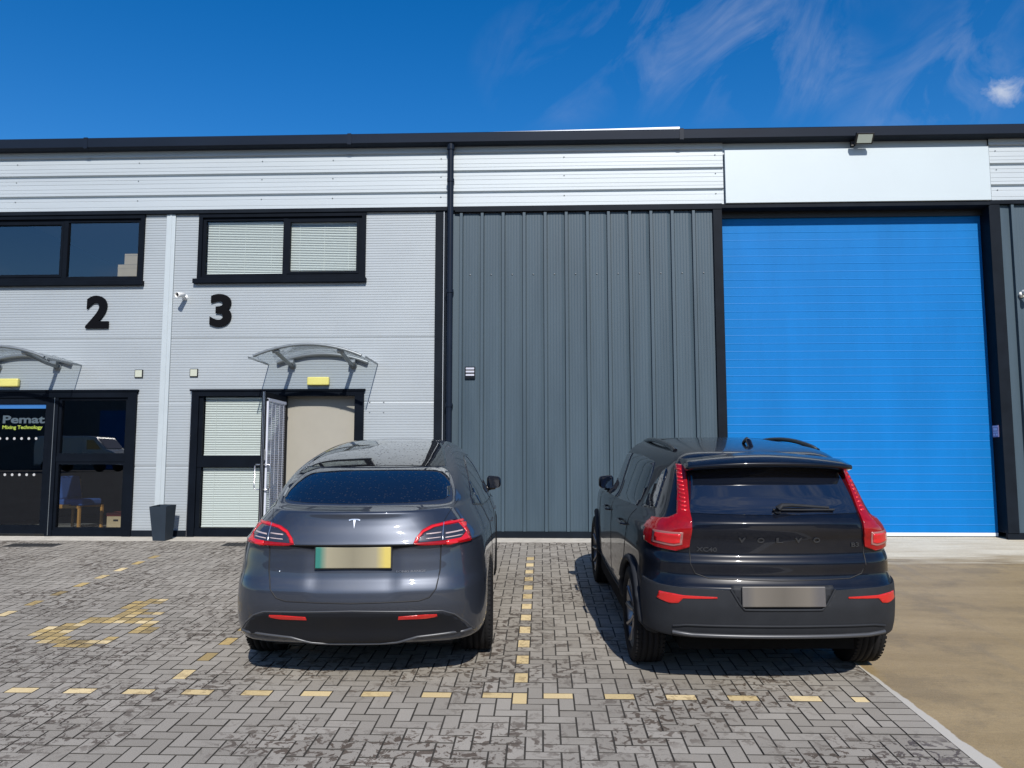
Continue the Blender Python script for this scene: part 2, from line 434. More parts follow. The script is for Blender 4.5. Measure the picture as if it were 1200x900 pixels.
# soldier course along the concrete edge
n = int((S0-YG)/U)
for k in range(n):
    brick(pav, XE, XE+.2, YG+k*U, YG+(k+1)*U, 0, tones)
def finish(mb, name, mats, tones):
    o = mb.build(name, mats); a = o.data.attributes.new('tone', 'FLOAT', 'FACE'); a.data.foreach_set('value', tones)
    return tag(gobj(o), kind='structure')
finish(pav, 'block_paving', [M['paver'], M['paver'], M['joint']], tones)
finish(mark, 'bay_markings', [M['paver_yellow'], M['paver_faded'], M['joint']], mt)

mb = MB(); mb.box(-20, 2.30, S0-.04, -.001, -.02, -.002)
tag(gobj(mb.build('concrete_strip', M['edge_concrete'])), kind='structure')
mb = MB(); mb.add([(2.302, YG, -.002), (16, YG, -.002), (16, .6, -.002), (2.302, .6, -.002)], [(0, 1, 2, 3)])
tag(gobj(mb.build('concrete_apron', M['apron'])), kind='structure')

for k, (x, s, w, d) in enumerate(((-7.05, -.80, .36, .13), (-4.06, -.68, .36, .13))):
    e = empty('drain_cover', mat=GF @ Matrix.Translation((x, s, 0)))
    mb = MB(); mb.box(-w, w, -d, d, -.004, .004)
    for q in range(12): mb.box(-w+.03+q*(2*w-.06)/12, -w+.05+q*(2*w-.06)/12, -d+.02, d-.02, .004, .009)
    mb.build('grating', M['drain'], e)
    tag(e, ('dark drain grating in the paving below the entrance with the chair inside', 'dark drain grating in the paving beside the grey hatchback')[k], 'drain cover', 'drain gratings along the wall')

# ------------------------------------------------------------------ building
BX0, BX1 = -13.0, 13.0
B = empty('warehouse_building', (0, 0, 0))
tag(B, 'long industrial unit with silver and grey metal cladding, black framed windows and a blue shutter', 'building')

def ribbed_h(mb, x0, x1, z0, z1, prof, y=0., mi=0):
    """horizontal ribs: prof(z) -> sorted list of (z, dy)"""
    pts = [(z, d) for z, d in prof if z0 < z < z1]
    def at(z):
        for (a, da), (b, db) in zip(prof[:-1], prof[1:]):
            if a <= z <= b: return da+(db-da)*(z-a)/(b-a) if b > a else da
        return 0
    pts = [(z0, at(z0))]+pts+[(z1, at(z1))]
    vs = []; fs = []
    for z, d in pts: vs += [(x0, y+d, z), (x1, y+d, z)]
    for i in range(len(pts)-1): fs.append((2*i, 2*i+1, 2*i+3, 2*i+2))
    mb.add(vs, fs, mi)
def ribbed_v(mb, x0, x1, z0, z1, prof, y=0., mi=0):
    pts = [(x, d) for x, d in prof if x0 < x < x1]
    pts = [(x0, 0)]+pts+[(x1, 0)]
    vs = []; fs = []
    for x, d in pts: vs += [(x, y+d, z0), (x, y+d, z1)]
    for i in range(len(pts)-1): fs.append((2*i, 2*i+2, 2*i+3, 2*i+1))
    mb.add(vs, fs, mi)

# micro-rib panels of the office part
prof = []; z = 0.; p = .0393; joints = [1.017, 1.983, 2.944, 3.90, 4.86]
while z < 5:
    prof += [(z, 0), (z+.024, 0), (z+.028, .005), (z+.035, .005)]
    z += p
def in_joint(zz): return any(abs(zz-j) < .012 for j in joints)
prof = [(z, (.010 if any(0 <= z-j < .007 for j in joints) else d)) for z, d in prof]
prof.append((5.0, 0))
ops = [(-8.66, -6.085, 3.83, 4.885), (-5.24, -2.66, 3.85, 4.885), (-8.70, -6.085, 0, 2.152), (-5.25, -2.645, 0, 2.152)]
mb = MB()
xs = sorted({-11.4, -1.60, -5.752, -5.608}|{v for o in ops for v in o[:2]})
for a, b in zip(xs[:-1], xs[1:]):
    if abs(a+5.752) < .001: continue
    xm = (a+b)/2
    hs = sorted([(o[2], o[3]) for o in ops if o[0] < xm < o[1]])
    z = .085
    for h0, h1 in hs:
        if h0 > z: ribbed_h(mb, a, b, z, h0, prof)
        z = max(z, h1)
    if z < 4.895: ribbed_h(mb, a, b, z, 4.895, prof)
mb.build('wall_panels', M['silver_panel'], B)
mb = MB(); mb.bbox(-5.75, -5.61, -.022, .02, .085, 4.885, .006); mb.box(-5.695, -5.665, -.028, -.02, .085, 4.885)
mb.build('joint_cover', M['pier'], B)

# silver band
prof = []; z = 4.94
zr = [5.179, 5.505, 5.788, 6.08]
prof = [(4.94, -.035), (4.985, -.035), (4.988, -.032), (4.998, -.032), (5.001, -.035), (5.085, -.035), (5.088, -.032), (5.094, -.032), (5.097, -.035)]
for zc in zr:
    prof += [(zc-.036, -.035), (zc-.024, .004), (zc-.004, .004), (zc+.010, -.035)]
    for q in (.045, .10, .175, .235):
        prof += [(zc+q, -.035), (zc+q+.003, -.031), (zc+q+.009, -.031), (zc+q+.012, -.035)]
prof.sort()
mb = MB()
for a, b in ((BX0, -1.375), (-1.370, 2.735), (6.66, BX1)): ribbed_h(mb, a, b, 4.94, 5.93, prof)
mb.box(2.735, 6.66, -.002, .0, 4.95, 5.93)
mb.build('silver_cladding', M['silver_band'], B)
def screw(x, y, z, r=.009):
    mb = MB(); mb.lathe([(0, -.008), (r, -.006), (r, 0)], 'y', 8, 0, Matrix.Translation((x, y, z))); mb.build('fixing_screw', M['canopy_steel'], B)
for x in [-8.14, -6.21, -4.28, -3.18, -1.52, .35, 2.62, 6.75]:
    for z in (5.10, 5.41, 5.70): screw(x, -.035, z)
for k in range(12): screw(-1.07+k*.317, -.001, 3.90, .012)
for x in (-2.56, -2.35):
    for z in (1.83, 1.98): screw(x, -.001, z)

# vertical grey cladding
def vprof(x0, x1):
    p = []; x = x0
    while x < x1+.3:
        p += [(x-.034, .010), (x-.030, .010), (x-.022, -.040), (x+.018, -.040), (x+.024, .010), (x+.030, .010), (x+.034, 0)]
        for q in range(1, 6):
            xx = x+.026+q*.0435
            p += [(xx-.006, 0), (xx, .0016), (xx+.006, 0)]
        x += .317
    return p
for a, b, zt_, v0 in ((-1.34, 2.565, 4.845, -1.205), (6.77, BX1, 4.885, 6.95), (BX0, -11.5, 4.885, BX0+.1)):
    mb = MB(); ribbed_v(mb, a, b, .09, zt_, vprof(v0, b-.2)); mb.build('grey_cladding', M['grey_clad'], B)

mb = MB()
mb.box(BX0, -1.30, -.055, .0, 4.885, 4.943); mb.box(-1.30, 2.70, -.055, .0, 4.86, 4.943); mb.box(6.62, BX1, -.055, .0, 4.885, 4.943)
mb.box(2.70, 6.62, -.06, .3, 4.872, 4.93)
for a, b in ((BX0, -8.71), (-6.08, -5.26), (-2.64, 2.70), (6.605, BX1)): mb.box(a, b, -.03, .02, -.06, .087)
mb.bbox(-1.598, -1.475, -.03, .0, .087, 4.886, .004); mb.bbox(-1.470, -1.338, -.022, .0, .087, 4.886, .004)
mb.bbox(2.567, 2.70, -.045, .26, .087, 4.861, .004)
mb.bbox(6.605, 6.765, -.045, .26, .087, 4.886, .004)
mb.bbox(-11.5, -11.4, -.03, .0, .087, 4.886, .004)
mb.build('corner_trims', M['dark_trim'], B)
mb = MB(); mb.box(-1.472, -1.464, -.034, -.028, .09, 4.88)
mb.build('trim_edge', M['flash'], B)

# roof edge, gutter and downpipe
mb = MB()
gp = [(-.17, 5.885), (-.20, 5.90), (-.205, 6.03), (-.195, 6.045), (-.185, 6.04), (-.18, 5.91), (-.0, 5.905), (0, 5.885)]
vs = [(BX0-.1, y, z) for y, z in gp]+[(BX1+.1, y, z) for y, z in gp]; nn = len(gp)
mb.add(vs, [list(range(nn))[::-1], list(range(nn, 2*nn))]+[(i, (i+1) % nn, (i+1) % nn+nn, i+nn) for i in range(nn)])
for x in (-6.98, -2.9, 2.10, 7.4): mb.box(x-.03, x+.03, -.210, -.16, 5.88, 6.05)
mb.build('gutter', M['gutter'], B)
mb = MB()
mb.box(BX0, BX1, -.06, .1, 5.93, 6.08)
mb.build('soffit_trim', M['silver_band'], B)
mb = MB()
mb.add([(BX0-.1, -.06, 6.085), (BX1+.1, -.06, 6.085), (BX1+.1, 9, 6.6), (BX0-.1, 9, 6.6), (BX1+.1, 18, 6.1), (BX0-.1, 18, 6.1)], [(0, 1, 2, 3), (3, 2, 4, 5)])
mb.build('roof', M['gutter'], B)
mb = MB(); mb.add([(-1.6, -.175, 6.035), (2.08, -.175, 6.045), (2.08, -.160, 6.095), (-1.6, -.16, 6.05), (-1.6, -.05, 6.05), (2.08, -.05, 6.10)], [(0, 1, 2, 3), (3, 2, 5, 4)])
mb.build('roof_flashing', M['flash'], B)
mb = MB()
mb.box(BX0, BX0+.1, .03, 18, 0, 6.05); mb.box(BX1-.1, BX1, .03, 18, 0, 6.05); mb.box(BX0+.1, BX1-.1, 17.9, 18, 0, 6.05)
for a, b in ((BX0+.1, -8.71), (-6.08, -5.26), (-2.64, 2.56), (6.78, BX1-.1)): mb.box(a, b, .03, .12, 0, 5.9)
for a, b in ((-8.71, -6.08), (-5.26, -2.64)): mb.box(a, b, .03, .12, 2.16, 3.82); mb.box(a, b, .03, .12, 4.90, 5.9)
mb.box(2.56, 6.78, .30, .38, 4.88, 5.9)
mb.build('inner_wall', M['opp_wall'], B)
mb = MB(); mb.tube([(-1.362, -.125, z) for z in (-.05, 2, 4.9, 5.89)], .046, 14)
for z in (.35, 1.9, 3.6, 5.3): mb.tube([(-1.362, -.125, z), (-1.362, -.125, z+.05)], .055, 14); mb.box(-1.41, -1.315, -.10, -.02, z, z+.04)
mb.tube([(-1.362, -.125, 5.8), (-1.362, -.125, 5.90)], .058, 14)
mb.build('downpipe', M['gutter'], B)

# windows -----------------------------------------------------------
def rect_frame(mb, x0, x1, z0, z1, w, y0, y1, mi=0):
    ww = w if isinstance(w, tuple) else (w, w, w, w)   # left right bottom top
    mb.box(x0, x0+ww[0], y0, y1, z0, z1, mi); mb.box(x1-ww[1], x1, y0, y1, z0, z1, mi)
    mb.box(x0+ww[0], x1-ww[1], y0, y1, z0, z0+ww[2], mi); mb.box(x0+ww[0], x1-ww[1], y0, y1, z1-ww[3], z1, mi)
def blind(x0, x1, z0, z1, y, parent, m='blind', pitch=.026, name='blind'):
    mb = MB(); z = z0
    while z < z1-.02:
        t = random.uniform(-.002, .002)
        mb.add([(x0, y-.009, z+.001), (x1, y-.009, z+.001+t), (x1, y+.006, z+.0225+t), (x0, y+.006, z+.0225)], [(0, 1, 2, 3)])
        z += pitch
    mb.box(x0, x1, y-.012, y+.012, z1-.025, z1); mb.box(x0, x1, y-.012, y+.01, z0-.012, z0-.001)
    for k in range(3):
        xx = x0+(x1-x0)*(.15+.35*k); mb.box(xx-.002, xx+.002, y-.014, y-.012, z0, z1)
    return mb.build(name, M[m], parent)
def window(x0, x1, z0, z1, xm, blinds, side):
    mb = MB()
    rect_frame(mb, x0, x1, z0, z1, (.06, .06, .05, .06), -.035, .06)
    rect_frame(mb, x0+.06, x1-.06, z0+.05, z1-.06, .045, .0, .05)
    mb.box(xm-.035, xm+.035, -.005, .05, z0+.05, z1-.06)
    if side > 0: rect_frame(mb, xm+.035, x1-.105, z0+.09, z1-.10, .04, -.010, .04)
    else: rect_frame(mb, x0+.105, xm-.035, z0+.09, z1-.10, .04, -.010, .04)
    mb.bbox(x0-.05, x1+.02, -.075, .02, z0-.055, z0+.015, .006)
    w = mb.build('window', M['frame'], B)
    g = MB()
    for a, b in ((x0+.10, xm-.03), (xm+.03, x1-.10)): g.add([(a, .03, z0+.09), (b, .03, z0+.09), (b, .03, z1-.10), (a, .03, z1-.10)], [(0, 1, 2, 3)])
    g.build('pane', M['win_glass'] if blinds else M['dark_glass'], w)
    if blinds:
        for a, b in ((x0+.115, xm-.05), (xm+.05, x1-.115)): blind(a, b, z0+.11, z1-.12, .07, w)
    return w
window(-5.24, -2.66, 3.85, 4.885, -3.90, True, 1)
window(-8.66, -6.085, 3.83, 4.885, -7.33, False, -1)

# rooms behind the glass
def room(x0, x1, y0, y1, z0, z1, name='room'):
    mb = MB(); t = .03
    mb.box(x0-t, x0, y0, y1, z0, z1); mb.box(x1, x1+t, y0, y1, z0, z1); mb.box(x0, x1, y1, y1+t, z0, z1)
    mb.box(x0-t, x1+t, y0, y1, z1, z1+t, 2); mb.box(x0-t, x1+t, y0, y1, z0-t, z0, 1)
    mb.build(name, [M['room_dark'], M['room_floor'], M['room_ceiling']], B)
room(-8.9, -5.75, .125, 4.2, 3.80, 5.2, 'office_room')
room(-5.6, -2.3, .125, 4.2, 3.80, 5.2, 'office_room')
room(-9.6, -5.75, .125, 4.6, .0, 2.7, 'reception_room')

# entrance of unit 3
def entrance3():
    x0, x1, z1 = -5.25, -2.645, 2.152
    xh = -3.86
    mb = MB()
    mb.box(x0, x0+.115, -.04, .08, -.01, z1); mb.box(x1-.135, x1, -.04, .08, -.01, z1)
    mb.box(x0+.115, x1-.135, -.04, .08, z1-.075, z1)
    mb.box(xh-.06, xh+.035, -.02, .08, .05, z1-.075)
    mb.box(x0+.115, xh-.06, -.02, .08, .0, .12); mb.box(xh+.035, x1-.135, -.02, .08, -.01, .05)
    mb.box(x0-.02, x1+.02, -.055, .0, z1-.002, z1+.028)
    mb.box(x0+.115, xh-.06, -.015, .075, 1.02, 1.19)
    mb.box(x0+.115, x0+.175, -.005, .07, .12, 1.02); mb.box(x0+.115, x0+.175, -.005, .07, 1.19, z1-.075)
    d = mb.build('entrance_frame', M['frame'], B)
    mb = MB(); mb.box(x0+.004, x0+.010, -.046, -.04, 0, z1); mb.build('frame_edge', M['steel'], d)
    g = MB()
    for a, b in ((.11, 1.03), (1.18, z1-.07)): g.add([(x0+.17, .03, a), (xh-.06, .03, a), (xh-.06, .03, b), (x0+.17, .03, b)], [(0, 1, 2, 3)])
    g.build('pane', M['win_glass'], d)
    blind(x0+.185, xh-.07, .145, 1.01, .065, d); blind(x0+.185, xh-.07, 1.205, z1-.09, .065, d)
    mb = MB(); mb.box(xh, x1, .14, .16, .0, 2.3); mb.box(xh-.02, xh, .125, .6, 0, 2.3)
    mb.build('lobby_wall', M['beige_wall'], B)
    # open leaf, standing straight out from its hinge
    L = .94; xl = xh+.05; zt = 2.062
    mb = MB()
    y0, y1 = -L, -.02
    t0, t1 = xl-.045, xl
    mb.box(t0, t1, y0, y0+.075, .03, zt); mb.box(t0, t1, y1-.075, y1, .03, zt)
    mb.box(t0, t1, y0+.075, y1-.075, .03, .16); mb.box(t0, t1, y0+.075, y1-.075, zt-.075, zt)
    dl = mb.build('entrance_door', M['frame'], B)
    mb = MB(); mb.box(t0+.018, t0+.026, y0-.004, y0, .03, zt); mb.box(t0+.038, t0+.044, y0-.003, y0, .03, zt); mb.build('edge_strip', M['steel'], dl)
    g = MB(); g.add([(xl-.022, y0+.07, .15), (xl-.022, y1-.07, .15), (xl-.022, y1-.07, zt-.07), (xl-.022, y0+.07, zt-.07)], [(0, 1, 2, 3)])
    g.build('pane', M['win_glass'], dl)
    # blind fixed to the inner face
    mb = MB(); z = .2
    while z < zt-.14:
        mb.add([(xl+.006, y0+.095, z), (xl+.006, y1-.095, z), (xl+.020, y1-.095, z+.019), (xl+.020, y0+.095, z+.019)], [(0, 1, 2, 3)]); z += .026
    mb.box(xl, xl+.03, y0+.08, y1-.09, zt-.125, zt-.085); mb.box(xl, xl+.025, y0+.08, y0+.092, .18, zt-.09)
    for q in (.22, .38, .55, .72): mb.box(xl+.022, xl+.025, y0+q, y0+q+.012, .18, zt-.09)
    mb.build('blind', M['blind_white'], dl)
    mb = MB()
    for sg, r in ((-1, 0), (1, 0)):
        xx = (t0 if sg < 0 else t1)
        for zz in (.82, 1.03):
            pass
        yy = y0+.04
        z0h, z1h = .72, 1.06
        o = sg*.085
        mb.tube([(xx, yy, z0h), (xx+o*.8, yy, z0h), (xx+o, yy, z0h+.02), (xx+o, yy, z1h-.02), (xx+o*.8, yy, z1h), (xx, yy, z1h)], .009, 8)
    mb.build('pull_handle', M['steel'], dl)
    mb = MB(); mb.box(t1, t1+.012, y0+.02, y0+.05, 1.12, 1.27); mb.build('lock_plate', M['steel'], dl)
entrance3()

def entrance2():
    x0, x1, z1 = -8.70, -6.085, 2.152
    xm = -7.34
    mb = MB()
    mb.box(x0, x0+.115, -.04, .08, -.01, z1); mb.box(x1-.13, x1, -.04, .08, -.01, z1)
    mb.box(x0+.115, x1-.13, -.04, .08, z1-.09, z1); mb.box(x0-.02, x1+.02, -.055, .0, z1-.002, z1+.028)
    mb.box(xm-.055, xm+.055, -.03, .08, .0, z1-.09); mb.box(xm+.055, x1-.13, -.02, .08, .0, .085)
    mb.box(xm+.055, x1-.13, -.015, .075, 1.10, 1.185)
    rect_frame(mb, xm+.055, x1-.13, .085, 1.10, .04, -.005, .07); rect_frame(mb, xm+.055, x1-.13, 1.185, z1-.09, .04, -.005, .07)
    d = mb.build('entrance_frame', M['frame'], B)
    mb = MB(); mb.box(xm-.004, xm+.002, -.036, -.03, .01, z1-.09); mb.build('frame_edge', M['canopy_steel'], d)
    g = MB()
    for a, b in ((.11, 1.07), (1.215, z1-.12)): g.add([(xm+.08, .03, a), (x1-.16, .03, a), (x1-.16, .03, b), (xm+.08, .03, b)], [(0, 1, 2, 3)])
    g.build('pane', M['dark_glass'], d)
    mb = MB(); rect_frame(mb, x0+.12, xm-.06, .03, z1-.095, (.08, .08, .13, .085), -.02, .04)
    dl = mb.build('entrance_door', M['frame'], B)
    g = MB(); g.add([(x0+.19, .01, .15), (xm-.13, .01, .15), (xm-.13, .01, z1-.17), (x0+.19, .01, z1-.17)], [(0, 1, 2, 3)])
    g.build('pane', M['dark_glass'], dl)
    # manifestation dots
    for zr_ in (1.447, .905):
        for k in range(8):
            mb = MB(); mb.lathe([(0, 0), (.020, 0)], 'y', 16, 0, Matrix.Translation((-7.62-.112*k, .004, zr_))); mb.build('dot', M['dot'], dl)
    mb = MB(); mb.box(x0+.2, xm-.14, .006, .009, 1.90, 1.965); mb.build('header_film', mat('film_blue', (.03, .13, .35), .4), dl)
    return d, dl
D2, D2L = entrance2()

FONTCACHE = {}
def text_mesh(s, size, offset=.0, extrude=.001, shear=0, align='CENTER'):
    cu = bpy.data.curves.new('t', 'FONT'); cu.body = s; cu.size = size; cu.offset = offset; cu.extrude = extrude
    cu.align_x = align; cu.shear = shear; cu.resolution_u = 6
    o = bpy.data.objects.new('t', cu); link(o); bpy.context.view_layer.update()
    me = bpy.data.meshes.new_from_object(o.evaluated_get(bpy.context.evaluated_depsgraph_get()))
    bpy.data.objects.remove(o); return me
def fit_text(name, s, m, x0, x1, z0, z1, y, depth=.001, offset=0., parent=None, keep=False):
    me = text_mesh(s, 1., offset, 1.)
    xs = [v.co.x for v in me.vertices]; ys_ = [v.co.y for v in me.vertices]
    a, b, c, d = min(xs), max(xs), min(ys_), max(ys_)
    for v in me.vertices:
        X = x0+(v.co.x-a)/(b-a)*(x1-x0); Z = z0+(v.co.y-c)/(d-c)*(z1-z0)
        v.co = Vector((X, y-depth if v.co.z > 0 else y, Z))
    me.materials.append(M[m])
    o = bpy.data.objects.new(name, me); link(o)
    if parent: o.parent = parent
    return o
lg = fit_text('lettering', 'Pemat', 'text_grey', -8.15, -7.50, 1.675, 1.795, .004, .002, .03, D2L)
fit_text('lettering', 'Mixing Technology', 'text_green', -8.15, -7.53, 1.575, 1.645, .004, .002, .02, D2L)
mb = MB(); mb.lathe([(.050, 0), (.090, 0)], 'y', 32, 0, Matrix.Translation((-8.335, .003, 1.735)) @ Matrix.Diagonal((1, 1, 1.0, 1)))
mb.build('logo_ring', M['text_white'], D2L)

# roller shutter
mb = MB(); z = .075; yd = .20
sx0, sx1 = 2.60, 6.60
prof = []
k = 0
while z < 4.95:
    d = .008 if k % 2 == 0 else .005
    prof += [(z, 0), (z+.104, 0), (z+.1105, -d*.5), (z+.1200, -.0)]
    z += .1215; k += 1
ribbed_h(mb, sx0, sx1, .075, 4.95, prof, yd)
sh = mb.build('roller_shutter', M['blue_door'], B)
mb = MB(); mb.box(sx0, sx1, yd-.004, yd+.03, .025, .073); mb.build('bottom_bar', M['door_seal'], sh)
mb = MB(); mb.box(sx0, sx1, yd-.0, yd+.02, -.01, .025); mb.build('rubber_seal', M['rubber'], sh)
mb = MB(); mb.box(2.70, 6.605, .16, .192, 4.78, 4.872); mb.build('header_brush', M['black_plastic'], sh)

# things fixed to the wall ------------------------------------------
sg = MB(); sg.bbox(2.755, 6.63, -.085, -.04, 4.937, 5.752, .004)
o = sg.build('sign_board', M['sign_white']); tag(o, 'blank white sign board fixed above the blue shutter', 'sign')

for s, x0, x1, z0, z1 in (('2', -6.935, -6.58, 3.118, 3.622), ('3', -5.02, -4.69, 3.13, 3.632)):
    o = fit_text('unit_number', s, 'black_num', x0, x1, z0, z1, -.004, .03, .035)
    tag(o, 'big black number %s on the silver wall, %s' % (s, 'left of the light joint strip' if s == '2' else 'right of the white camera'), 'number')

def canopy(cx, hw, which):
    e = empty('entrance_canopy', (cx, 0, 2.55))
    tag(e, ('curved clear door canopy on grey brackets above the open door', 'curved clear door canopy cut by the left edge of the photo')[which], 'canopy', 'clear door canopies')
    P = .85; sag = .19
    def arc(x, y): return sag*(1-(x/hw)**2) - .02*(-y/P)
    n = 24; mb = MB(); t = .006
    vs = []; fs = []
    for i in range(n+1):
        x = -hw+2*hw*i/n
        vs += [(x, 0, arc(x, 0)+t), (x, -P, arc(x, -P)+t), (x, 0, arc(x, 0)), (x, -P, arc(x, -P))]
    for i in range(n):
        a = 4*i; b = a+4
        fs += [(a, b, b+1, a+1), (a+2, a+3, b+3, b+2), (a+1, b+1, b+3, a+3), (a, a+2, b+2, b)]
    fs += [(0, 1, 3, 2), (4*n, 4*n+2, 4*n+3, 4*n+1)]
    mb.add(vs, fs, 0, False); mb.build('clear_sheet', M['canopy_sheet'], e)
    mb = MB()
    def bar(y, dz, r, hh):
        mb.tube([(x, y, arc(x, y)+dz) for x in [-hh+2*hh*i/18 for i in range(19)]], r, 8)
    bar(-P+.03, .015, .022, hw-.06); bar(-.05, -.035, .030, hw-.14)
    # dark side edges
    for sgn in (-1, 1): mb.box(sgn*hw-.004, sgn*hw+.004, -P, 0, arc(hw, 0)-.012, arc(hw, 0)+.014)
    mb.build('curved_bar', M['canopy_steel'], e)
    for sgn in (-1, 1):
        mb = MB(); x = sgn*.46; za = arc(x, 0)-.06
        mb.tube([(x, -.02, za-.09), (x, -.30, za-.06), (x, -P+.08, za+.02)], .030, 12)
        mb.lathe([(0, -.02), (.055, -.02), (.055, .0)], 'y', 20, 0, Matrix.Translation((x, -.0, za-.09)))
        mb.tube([(x-.05, -.10, za-.05), (x+.05, -.10, za-.05)], .045, 12)
        mb.tube([(x-.045, -P+.08, za+.03), (x+.045, -P+.08, za+.03)], .036, 12)
        mb.build('bracket_arm', M['canopy_steel'], e)
canopy(-3.275, .825, 0); canopy(-7.80, .825, 1)

for k, (x, z) in enumerate(((-3.33, 2.295), (-8.07, 2.29))):
    e = empty('door_lamp', (x, 0, z)); mb = MB(); mb.bbox(-.165, .165, -.075, -.006, -.062, .062, .018)
    mb.build('lamp_cover', M['yellow_lamp'], e)
    mb = MB(); mb.box(-.15, .15, -.01, .001, -.05, .05); mb.build('back_plate', M['black_plastic'], e)
    tag(e, ('yellowish lamp box on the wall under the canopy of the open door', 'yellowish lamp box above the glass door with lettering, at the left edge')[k], 'lamp', 'lamp boxes over the doors')
for k, (x, z) in enumerate(((-6.08, 2.422), (-5.235, 2.432))):
    e = empty('wall_plate', (x, 0, z)); mb = MB(); mb.bbox(-.062, .062, -.02, .001, -.062, .062, .004); mb.build('plate_frame', M['tex_plastic'], e)
    mb = MB(); mb.bbox(-.052, .052, -.026, -.018, -.052, .052, .003); mb.build('plate_face', M['olive_plate'], e)
    tag(e, ('small square olive wall plate left of the light joint strip', 'small square olive wall plate right of the light joint strip')[k], 'wall plate', 'square plates beside the doors')

def cctv(x, z, k):
    e = empty('security_camera', (x, 0, z))
    mb = MB(); mb.lathe([(0, -.03), (.04, -.03), (.045, 0)], 'y', 20); mb.tube([(0, -.02, 0), (0, -.09, -.015), (0, -.11, .0)], .014, 10); mb.build('mount', M['white_plastic'], e)
    Mx = Matrix.Translation((.0, -.14, .01)) @ Matrix.Rotation(R(12), 4, 'X') @ Matrix.Rotation(R(-18 if k == 0 else 40), 4, 'Z')
    mb = MB(); mb.lathe([(0, .07), (.034, .06), (.038, -.05), (.042, -.09), (.036, -.09), (.034, -.06)], 'y', 20, 0, Mx); mb.build('housing', M['white_plastic'], e)
    mb = MB(); mb.lathe([(0, -.064), (.034, -.060)], 'y', 20, 0, Mx); mb.build('lens', M['black_plastic'], e)
    tag(e, ('small white bullet camera on the silver wall beside the number 3', 'white bullet camera on the grey cladding at the right edge')[k], 'security camera', 'wall cameras')
cctv(-5.42, 3.59, 0); cctv(7.02, 3.53, 1)

e = empty('floodlight', (4.69, -.165, 5.86))
mb = MB(); Fm = Matrix.Translation((.06, -.10, -.03)) @ Matrix.Rotation(R(38), 4, 'X')
mb.bbox(-.13, .13, -.02, .03, -.085, .085, .008, 0, Fm); mb.build('housing', M['black_plastic'], e)
mb = MB(); mb.box(-.105, .105, -.024, -.0205, -.062, .062, 0, Fm); mb.build('lens', M['lamp_glass'], e)
mb = MB(); mb.tube([(0, .14, -.03), (0, .0, -.03), (.04, -.06, .0)], .02, 8); mb.box(-.06, .0, .08, .13, -.07, .02); mb.build('bracket', M['black_plastic'], e)
tag(e, 'small black floodlight under the gutter above the white sign board', 'floodlight')

e = empty('vent_grille', (-1.063, 0, 2.414)); mb = MB(); mb.box(-.075, .075, -.03, 0, -.09, .09); mb.build('vent_body', M['dark_trim'], e)
mb = MB()
for z in (-.03, .02, .065): mb.add([(-.062, -.045, z-.018), (.062, -.045, z-.018), (.062, -.031, z+.012), (-.062, -.031, z+.012)], [(0, 1, 2, 3)])
mb.build('louvre', M['steel'], e)
tag(e, 'small louvred vent on the grey cladding beside the downpipe', 'vent')

e = empty('notice_sign', (6.597, .10, 1.54)); mb = MB(); mb.box(-.008, .006, -.075, .075, -.085, .085); mb.build('panel', M['purple'], e)
mb = MB(); mb.box(-.010, -.0085, -.068, .068, .062, .075); mb.box(-.010, -.0085, -.05, .05, .01, .05); mb.box(-.010, -.0085, -.06, .06, -.02, -.005); mb.box(-.010, -.0085, -.055, -.01, -.065, -.035); mb.box(-.010, -.0085, .01, .055, -.065, -.035)
mb.build('print', M['purple_light'], e)
tag(e, 'small violet notice in the recess at the right of the blue shutter', 'notice')

# planter
e = empty('planter', mat=GF @ Matrix.Translation((-5.47, -.30, 0)) @ Matrix.Rotation(R(-6), 4, 'Z'))
def frustum(mb, a, b, z0, z1, inner=False, mi=0):
    vs = [(-a, -a, z0), (a, -a, z0), (a, a, z0), (-a, a, z0), (-b, -b, z1), (b, -b, z1), (b, b, z1), (-b, b, z1)]
    fs = [(0, 1, 5, 4), (1, 2, 6, 5), (2, 3, 7, 6), (3, 0, 4, 7)]
    if inner: fs = [f[::-1] for f in fs]
    mb.add(vs, fs, mi)
mb = MB(); frustum(mb, .095, .130, 0, .49); mb.add([(-.095, -.095, .001), (.095, -.095, .001), (.095, .095, .001), (-.095, .095, .001)], [(3, 2, 1, 0)])
b, c = .130, .114
mb.add([(-b, -b, .49), (b, -b, .49), (b, b, .48), (-b, b, .48), (-c, -c, .48), (c, -c, .48), (c, c, .48), (-c, c, .48)], [(0, 1, 5, 4), (1, 2, 6, 5), (2, 3, 7, 6), (3, 0, 4, 7)])
frustum(mb, .104, c, .40, .49, True); mb.build('pot', M['planter'], e)
mb = MB(); mb.box(-.105, .105, -.105, .105, .38, .405); mb.build('soil', M['soil'], e)
tag(e, 'tall tapered slate grey planter standing between the two entrances', 'planter')

